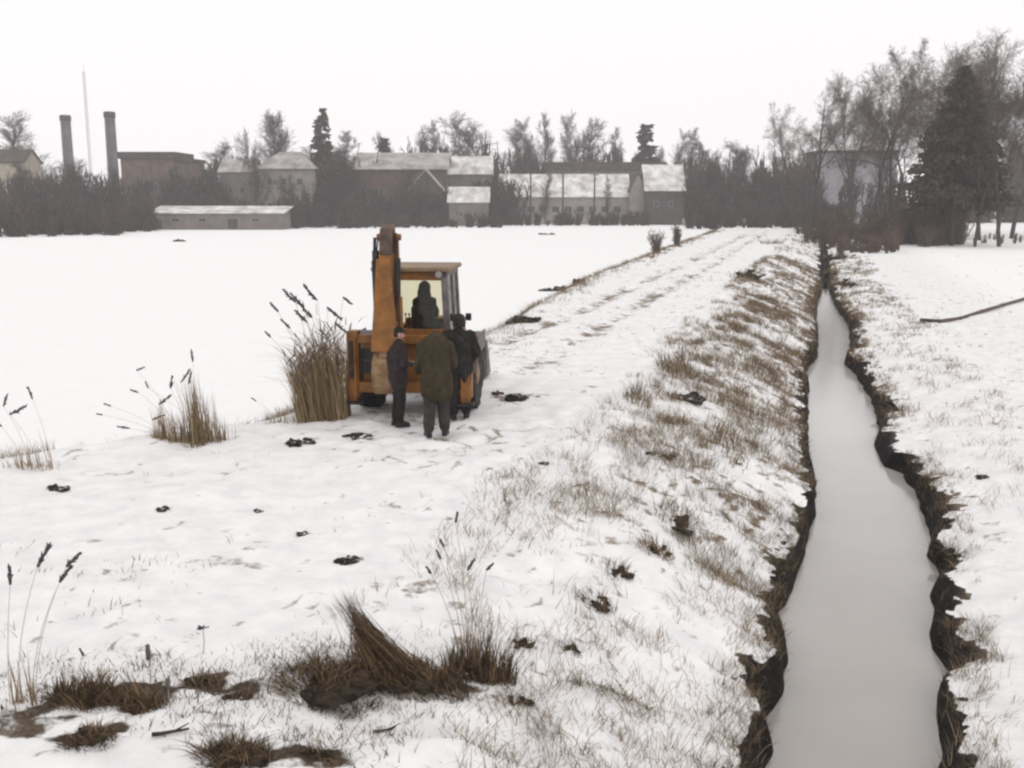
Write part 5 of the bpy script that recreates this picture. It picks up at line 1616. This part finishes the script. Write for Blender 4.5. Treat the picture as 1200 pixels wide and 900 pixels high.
def small_reeds(px, py, label, tops, spikes, w=0.9, back=0.35, n=110, h=0.45, seed=0, sheaf=None):
    p = on_ground(px, py) + Vector((0, back, 0))
    p.z = gz(p.x, p.y)
    root = empty('reed_clump', p)
    tag(root, label, 'reeds')
    mat_clump(root, 'foliage', w, 0.5, h, n, 'reed' if seed % 2 else 'grass', lean=(-0.1, 0), splay=0.28, wid=0.012, bend=0.6, seed=seed)
    for i, (bxp, tx, ty, ln, lx) in enumerate(tops):
        sc_ = scale_at(p)
        b0 = Vector(((bxp - px) / sc_, 0, 0))
        b0.z = gz(p.x + b0.x, p.y) - p.z - 0.03
        reed_stem(root, b0, up_at(p, tx, ty), r=0.004, plume=ln, pd=(lx, 0, 0.7 - abs(lx)), seed=seed * 31 + i, fat=1.15)
    rng = np.random.default_rng(seed + 3)
    for (bxp, hh, nn, ww) in spikes:
        sc_ = scale_at(p)
        lx = (bxp - px) / sc_ + rng.normal(0, ww, nn)
        ly = rng.normal(0, 0.08, nn)
        s, t = st(lx + p.x, ly + p.y)
        blades('stem', np.stack([lx, ly, ground_st(s, t) - p.z - 0.02], axis=1), hh * rng.uniform(0.5, 1.05, nn), np.full(nn, 0.013), rng.normal(0, 0.06, (nn, 2)) + np.array([-0.05, 0]), rng.uniform(0, 0.8, nn), 'reed', root, rng)
    return root
small_reeds(215, 527, 'straggly clump of reeds with dark nodding plumes in the middle of the left dyke edge',
            [(188, 130, 476, 0.12, -0.5), (190, 120, 486, 0.10, -0.6), (196, 152, 502, 0.2, -0.6), (200, 160, 434, 0.14, 0.5), (202, 162, 460, 0.14, -0.5), (206, 178, 492, 0.22, 0.5),
             (212, 200, 455, 0.22, 0.1), (220, 212, 448, 0.26, 0.3), (222, 221, 450, 0.22, 0.15), (226, 226, 424, 0.2, -0.05), (208, 186, 474, 0.26, 0.4), (228, 174, 455, 0.12, -0.2)],
            [(224, 1.25, 130, 0.08), (233, 0.95, 90, 0.10), (250, 0.5, 50, 0.14), (190, 0.75, 60, 0.10), (206, 0.6, 60, 0.12)], w=1.3, n=420, h=0.36, seed=1)
small_reeds(24, 553, 'sparse reeds with two dark plumes at the left edge of the dyke',
            [(32, 12, 486, 0.28, 0.45), (48, 38, 468, 0.2, -0.15), (22, 4, 476, 0.2, 0.2), (14, 2, 500, 0.16, -0.3)],
            [(46, 0.7, 7, 0.02), (30, 0.45, 18, 0.08), (6, 0.35, 14, 0.06)], w=0.95, n=80, h=0.26, seed=3)
small_reeds(332, 497, 'low dark fringe of reeds at the left foot of the tall brown clump',
            [(322, 300, 470, 0.1, -0.4)], [(330, 0.4, 24, 0.12)], w=0.8, n=70, h=0.22, back=0.25, seed=6)
small_reeds(28, 826, 'three tall thin reeds with dark plumes at the lower left corner',
            [(12, 12, 685, 0.15, 0.02), (22, 44, 664, 0.20, 0.26), (38, 70, 682, 0.16, 0.3), (42, 78, 664, 0.15, 0.35)],
            [(20, 0.45, 8, 0.05), (36, 0.5, 8, 0.05)], w=0.4, n=34, h=0.25, back=0.0, seed=8)

def rough_sod(w, d, h, rng, n=9):
    """an irregular crumbled heap of moist earth"""
    b = MB()
    for k in range(n):
        a, q = rng.uniform(0, 6.28), math.sqrt(rng.random()) * 0.42
        r = rng.uniform(0.10, 0.24)
        lx, ly = math.cos(a) * q * w, math.sin(a) * q * d
        hh = h * rng.uniform(0.35, 1.0) * (1 - q)
        b.box((lx, ly, hh * 0.25), (r * w * 1.5, r * d * 1.8, hh * 1.3), (rng.normal(0, .35), rng.normal(0, .35), rng.uniform(0, 3)))
    me = fuse(b, max(0.011, w / 55), 1)
    v = np.empty(len(me.vertices) * 3, dtype=np.float32)
    me.vertices.foreach_get('co', v)
    v = v.reshape(-1, 3)
    f = 9 / max(w, .15)
    sd_ = int(rng.integers(0, 999))
    for c in range(3):
        v[:, c] += (fbm(v[:, 0] * f + v[:, 2] * f * 1.3, v[:, 1] * f + v[:, 2] * f * .7, sd_ + c, 3) - 0.5) * (0.16 * w, 0.16 * d, 0.5 * h)[c]
    me.vertices.foreach_set('co', v.ravel())
    return me

def tussock(px, py, label, wpx, dpx, hm, n, mat='tussock', lean=(0, 0), splay=0.75, wid=0.008, bend=0.8, extra=None, clods=3, dome=0.05, name='grass_tussock', cat='tussock', group=None, back=0.0):
    p = on_ground(px, py)
    if back:
        p.x += p.x / p.y * back; p.y += back
        p.z = gz(p.x, p.y)
    sc_ = scale_at(p)
    root = empty(name, p)
    tag(root, label, cat, group)
    wx = wpx / sc_
    graz = (CAM_Z - p.z) / math.hypot(p.x, p.y)
    wy = max(0.12, dpx / sc_ / max(graz, 0.12))
    seed = int(px * 7 + py)
    mat_clump(root, 'foliage', wx, wy, hm, n, mat, lean, splay, wid, bend, seed, dome=dome)
    rng = np.random.default_rng(seed)
    if clods:
        link('sod', rough_sod(wx * 0.8, wy * 0.7, 0.035 + 0.045 * min(wx, 1.0), rng, 5 + 2 * clods), 'sod', root)
    for (kind, a) in (extra or []):
        if kind == 'sheaf':      # a bundle of long blades leaning to a photographed tip
            tx, ty, nn, bpx, spread = a
            tip = up_at(p, tx, ty)
            lx = (bpx - px) / sc_ + rng.normal(0, spread, nn)
            ly = rng.normal(0, 0.06, nn)
            s, t = st(lx + p.x, ly + p.y)
            P = np.stack([lx, ly, ground_st(s, t) - p.z + 0.0], axis=1)
            H = tip.z * rng.uniform(0.35, 1.0, nn) ** 0.8
            D = np.stack([(tip.x - lx) / tip.z, rng.normal(0, 0.05, nn)], axis=1)
            D[:, 0] += rng.normal(0, 0.05, nn)
            blades('sheaf', P, H, np.full(nn, 0.010) * rng.uniform(0.6, 1.4, nn), D, rng.uniform(-0.05, 0.15, nn), mat, root, rng)
        elif kind == 'stalk':
            tx, ty, bpx, pl, ldx = a
            b0 = Vector(((bpx - px) / sc_, 0, 0)); b0.z = gz(p.x + b0.x, p.y) - p.z
            reed_stem(root, b0, up_at(p, tx, ty), r=0.005, plume=pl, pd=(ldx, 0, 0.8), seed=int(tx))
    return root

# the large dead tussocks of the foreground
tussock(385, 806, 'broad dark matted tussock left of the leaning sheaf in the foreground', 126, 50, 0.22, 1300, splay=0.9, clods=7, dome=0.08)
tussock(478, 806, 'dark tussock with a long sheaf of blades leaning to the upper left', 150, 36, 0.30, 1500, lean=(-0.35, 0), splay=0.5, clods=5, dome=0.1, back=0.12,
        extra=[('sheaf', (396, 688, 420, 475, 0.17)), ('sheaf', (412, 718, 320, 455, 0.13)), ('sheaf', (440, 735, 260, 500, 0.15))])
tussock(562, 800, 'upright brown tussock with tall stalks right of the leaning sheaf', 88, 24, 0.54, 700, splay=0.32, clods=3, wid=0.009, bend=0.4, back=0.15,
        extra=[('stalk', (534, 612, 550, 0.10, 0.15)), ('stalk', (516, 655, 545, 0.09, -0.3)), ('stalk', (548, 668, 556, 0.12, 0.5)), ('stalk', (505, 672, 540, 0.08, -0.5)),
               ('stalk', (578, 722, 574, 0.0, 0)), ('stalk', (570, 668, 558, 0.09, 0.8)), ('stalk', (520, 640, 548, 0.07, -0.4))])
tussock(108, 820, 'dark matted tussock with pointed dead leaves at the lower left', 84, 30, 0.26, 700, splay=0.6, clods=5,
        extra=[('sheaf', (67, 786, 40, 68, 0.03)), ('stalk', (98, 768, 90, 0.06, -0.4))])
tussock(165, 828, 'rounded dark tussock with two green-brown blades above it', 60, 24, 0.18, 500, splay=0.8, clods=4, extra=[('sheaf', (146, 772, 14, 172, 0.03))])
tussock(104, 866, 'dark clump of sod and dead grass near the lower left corner', 66, 26, 0.14, 520, splay=1.0, clods=6)
tussock(238, 800, 'thin pale-brown tussock above the pair of dark sods', 56, 16, 0.17, 160, mat='grass', splay=0.6, clods=2)
tussock(278, 820, 'low black sod right of the thin pale-brown tussock', 48, 16, 0.07, 90, splay=1.0, clods=5)
tussock(275, 890, 'grey-brown grass tussock cut by the bottom edge of the picture', 95, 40, 0.18, 700, mat='tussock', splay=0.9, clods=4)
tussock(370, 884, 'small spreading tuft with two upright stalks on clean snow', 54, 9, 0.10, 110, splay=1.3, clods=2, extra=[('stalk', (364, 848, 367, 0, 0)), ('stalk', (377, 850, 372, 0, 0))])
tussock(606, 824, 'flat dark tuft at the right foot of the snow hummock', 56, 9, 0.08, 110, splay=1.2, clods=3)
tussock(613, 756, 'dark low tuft right of the upright brown tussock', 44, 12, 0.08, 90, splay=1.0, clods=3)
tussock(700, 712, 'dark tuft with slanting blades at the left edge of the grassy ditch slope', 46, 22, 0.24, 170, lean=(-0.35, 0), splay=0.5, clods=3)
tussock(726, 672, 'upright dark tuft just above the one with slanting blades', 34, 18, 0.22, 130, lean=(0.15, 0), splay=0.4, clods=2)
tussock(668, 762, 'small tuft of slanting dark blades near the foot of the ditch slope', 34, 14, 0.14, 70, lean=(-0.4, 0), splay=0.4, clods=1)
tussock(720, 816, 'wide low strip of dead grass across the foot of the slope', 110, 8, 0.12, 260, mat='grass', splay=0.8, clods=0)
tussock(800, 614, 'broad grey-brown tuft halfway up the ditch slope', 64, 34, 0.36, 300, mat='grass', splay=0.5, clods=1, wid=0.010)
tussock(770, 648, 'loose brown tuft below the broad grey-brown one', 44, 22, 0.3, 160, mat='grass', splay=0.5, clods=1, wid=0.009)
tussock(794, 434, 'bushy pale-brown tuft above the black clod', 46, 14, 0.85, 260, mat='grass', splay=0.35, clods=0, wid=0.016)
tussock(748, 470, 'bushy pale-brown tuft left of the black clod', 34, 12, 0.55, 180, mat='grass', splay=0.35, clods=0, wid=0.014)
tussock(850, 520, 'long-bladed brown tuft below the black clod', 40, 40, 0.55, 260, mat='grass', splay=0.4, clods=0, wid=0.012)
tussock(872, 480, 'pale straw tuft on the slope beside the black clod', 44, 30, 0.5, 260, mat='grass', splay=0.45, clods=0, wid=0.012)
tussock(884, 436, 'straw tuft leaning over the ditch lip', 60, 20, 0.5, 240, mat='grass', splay=0.5, clods=0, wid=0.014)
tussock(876, 326, 'dark tuft on the dyke above the narrow end of the ditch', 36, 12, 0.75, 150, splay=0.6, clods=2, wid=0.03)
tussock(905, 286, 'small dark tuft near the far end of the dyke', 26, 5, 0.9, 110, splay=0.6, clods=0, wid=0.04)
tussock(978, 304, 'dark scrubby tuft closing the far end of the ditch', 34, 10, 1.0, 200, splay=0.5, clods=1, wid=0.04)
tussock(966, 322, 'dark tuft at the left lip of the narrow end of the ditch', 22, 8, 0.6, 130, splay=0.5, clods=1, wid=0.03)
tussock(990, 334, 'brown tuft at the right lip of the narrow end of the ditch', 26, 10, 0.6, 150, splay=0.5, clods=1, wid=0.03)
tussock(1062, 600, 'brown overhanging tuft on the right bank at the bend of the ditch', 34, 40, 0.34, 240, mat='grass', splay=0.6, clods=1, wid=0.010)
tussock(1108, 650, 'brown overhanging tuft on the right bank below the bend', 40, 26, 0.26, 220, mat='tussock', splay=0.8, clods=2)
tussock(1044, 480, 'brown tuft on the right bank above the bend', 28, 24, 0.4, 180, mat='grass', splay=0.5, clods=1, wid=0.012)
tussock(592, 590, 'single thin tuft leaning right on open snow', 12, 5, 0.34, 16, mat='plume', lean=(0.3, 0), splay=0.15, clods=0, wid=0.012)
tussock(782, 536, 'small dark tuft above the slope grass', 28, 10, 0.22, 60, lean=(-0.3, 0), splay=0.5, clods=1)

# bushes on the outer shoulder of the dyke, far off
for (px, py, hpx, wf, lab) in [(793, 288, 24, 0.55, 'upright dark bush at the far left edge of the dyke, right one of the two'),
                               (769, 296, 24, 0.8, 'thin grey bush at the far left edge of the dyke, left one of the two')]:
    p = on_ground(px, py)
    root = empty('bush', p)
    tag(root, lab, 'bush')
    a = np.concatenate([bush_segs(900 + px + k, hpx / scale_at(p), 8) for k in range(3)])
    a[:, 6:] *= 0.8
    a[:, [0, 3]] *= wf
    link('crown', seg_mesh('crown', a, 3), 'twig_brown', root)
    MB().tube([(0, 0, -0.2), (0.05, 0, 0.5)], [0.09, 0.05], 6).build('stem', 'bark', root)

def lump(px, py, wpx, hm, label, mat='clod', name='clod', cat='clod', n=3, group=None):
    p = on_ground(px, py)
    w = wpx / scale_at(p)
    rng = np.random.default_rng(int(px + py * 3))
    root = empty(name, p, rng.uniform(-0.3, 0.3))
    tag(root, label, cat, group)
    link('earth', rough_sod(w * 1.1, w * 0.8, hm * 0.6, rng, 6 + n * 2), mat, root)
    mat_clump(root, 'foliage', w * 1.1, w * 0.6, min(0.26, hm * 0.8 + 0.03), 40 + n * 8, 'tussock', splay=1.1, wid=0.004 + w * 0.012, seed=int(px))
    return root
lump(803, 468, 44, 0.30, 'black clod of earth lying on the slope, biggest on the dyke', n=4)
lump(351, 521, 32, 0.16, 'dark clod at the dyke edge below the tall reeds')
lump(606, 468, 26, 0.20, 'dark clod on the snow right of the digger')
lump(582, 462, 16, 0.10, 'small rusty-brown clod between the digger wheel and the dark clod', mat='stick')
lump(417, 512, 34, 0.07, 'flat grey clod in the snow in front of the left wheel')
lump(192, 597, 16, 0.10, 'small dark clod on open snow below the straggly reeds', n=2)
lump(68, 574, 28, 0.09, 'flat dark clod near the left edge of the dyke')
lump(302, 600, 14, 0.06, 'tiny grey clod in the middle of the open snow', n=2)
lump(410, 658, 34, 0.10, 'elongated dark clod on the snow above the leaning sheaf')
lump(356, 626, 18, 0.06, 'small grey clod up the snow left of the elongated one', n=2)
lump(210, 283, 16, 0.5, 'dark speck of earth far out on the snowy field, left of the digger', n=2)
lump(641, 275, 18, 0.45, 'dark speck of earth far out on the snowy field, right of the digger', n=2)
lump(652, 341, 34, 0.45, 'dark bare clod on the outer shoulder of the dyke beyond the digger', n=4)
lump(680, 331, 20, 0.35, 'smaller bare clod just beyond the dark one on the dyke shoulder', n=3)
lump(610, 377, 40, 0.35, 'long bare clod on the dyke shoulder right behind the digger', n=4)
lump(637, 544, 14, 0.08, 'small dark clod on open snow right of the thin leaning tuft', n=2)
lump(763, 532, 14, 0.10, 'small dark clod left of the small tuft on the slope', n=2)
lump(1152, 560, 18, 0.10, 'brown clod on the snow of the right bank', n=2)

def stick(px0, py0, px1, py1, r, label, name='stick'):
    a = on_ground(px0, py0); c = on_ground(px1, py1)
    m = (a + c) / 2
    root = None
    pts = []
    for k in range(6):
        q = a.lerp(c, k / 5)
        q.z = gz(q.x, q.y) + r * 1.2
        pts.append(q - m + Vector((0, 0, random.uniform(0, r * 0.6))))
    b = MB().tube(pts, [r * (1.0 - 0.5 * k / 5) for k in range(6)], 8)
    d = pts[3] + Vector((0.05, 0.02, r * 2))
    b.tube([pts[3], d + Vector((0.06, 0, 0.02))], [r * 0.5, r * 0.25], 6)
    o = b.build(name, 'stick', None, True)
    o.location = m
    tag(o, label, 'stick')
stick(178, 866, 222, 859, 0.018, 'dark stick lying on the snow between the foreground sods')
stick(438, 860, 464, 855, 0.014, 'short dark stick lying on the hummock snow left of the flat dark tuft')

# a broken cattail standing on its own in the foreground
def lone(px, py, tx, ty, label, L, mode):
    p = on_ground(px, py)
    root = empty('cattail' if mode == 'cattail' else 'weed_stalk', p)
    tag(root, label, 'cattail' if mode == 'cattail' else 'weed')
    top = up_at(p, tx, ty)
    MB().tube([(0, 0, -0.03), top * 0.5 + Vector((0.01, 0, 0)), top], [0.006, 0.005, 0.004], 6).build('stalk', 'stalk', root)
    if mode == 'cattail':
        MB().lathe([(0.006, 0), (0.019, 0.012), (0.021, L * 0.5), (0.019, L - 0.012), (0.006, L)], tuple(top), 'z', 12).build('seed_head', 'plume', root, True)
    else:
        rng = np.random.default_rng(int(px))
        segs = []
        for k in range(16):
            d = Vector((rng.normal(0, 1), rng.normal(0, 1), rng.uniform(-0.1, 0.5))).normalized()
            segs.append((*top, *(top + d * L * rng.uniform(0.5, 1)), 0.008, 0.006))
        link('seed_head', seg_mesh('seed_head', segs, 4), 'plume', root)
lone(176, 800, 174, 774, 'short stalk with a stubby dark cattail head in the lower left', 0.15, 'cattail')
lone(238, 768, 238, 736, 'thin weed with a flat umbrella head standing in the lower left snow', 0.07, 'weed')
lone(196, 824, 197, 808, 'short stalk with a dark stub between the two lower left tussocks', 0.10, 'cattail')

# the pipe lying across the snow on the right
def pipe():
    pts = []
    for (px, py) in [(1078, 378), (1100, 379), (1125, 375), (1150, 368), (1175, 360), (1210, 349), (1260, 336)]:
        q = on_ground(px, py)
        pts.append(q + Vector((0, 0, 0.07)))
    m = pts[3].copy()
    b = MB().tube([q - m for q in pts], 0.075, 10)
    for q in pts[1:-1]:
        b.ball(q - m, (0.095, 0.10, 0.095), 10)
    o = b.build('pipe', 'pipe', None, True)
    o.location = m
    tag(o, 'long dark rusty pipe lying in a curve across the snow on the right', 'pipe')
pipe()

# ------------------------------------------------------------------ winter haze
def haze():
    m = bpy.data.materials.new('winter_haze')
    m.use_nodes = True
    nt = m.node_tree
    nt.nodes.clear()
    o = nt.nodes.new('ShaderNodeOutputMaterial')
    v = nt.nodes.new('ShaderNodeVolumePrincipled')
    v.inputs['Color'].default_value = (0.96, 0.95, 0.97, 1)
    v.inputs['Density'].default_value = 0.00055
    v.inputs['Anisotropy'].default_value = 0.0
    nt.links.new(v.outputs['Volume'], o.inputs['Volume'])
    me_ = MB().box((0, 200, 22), (1240, 820, 54.4)).build('haze', m)
    tag(me_, 'thin pale winter haze over the fields', 'haze', kind='stuff')
haze()
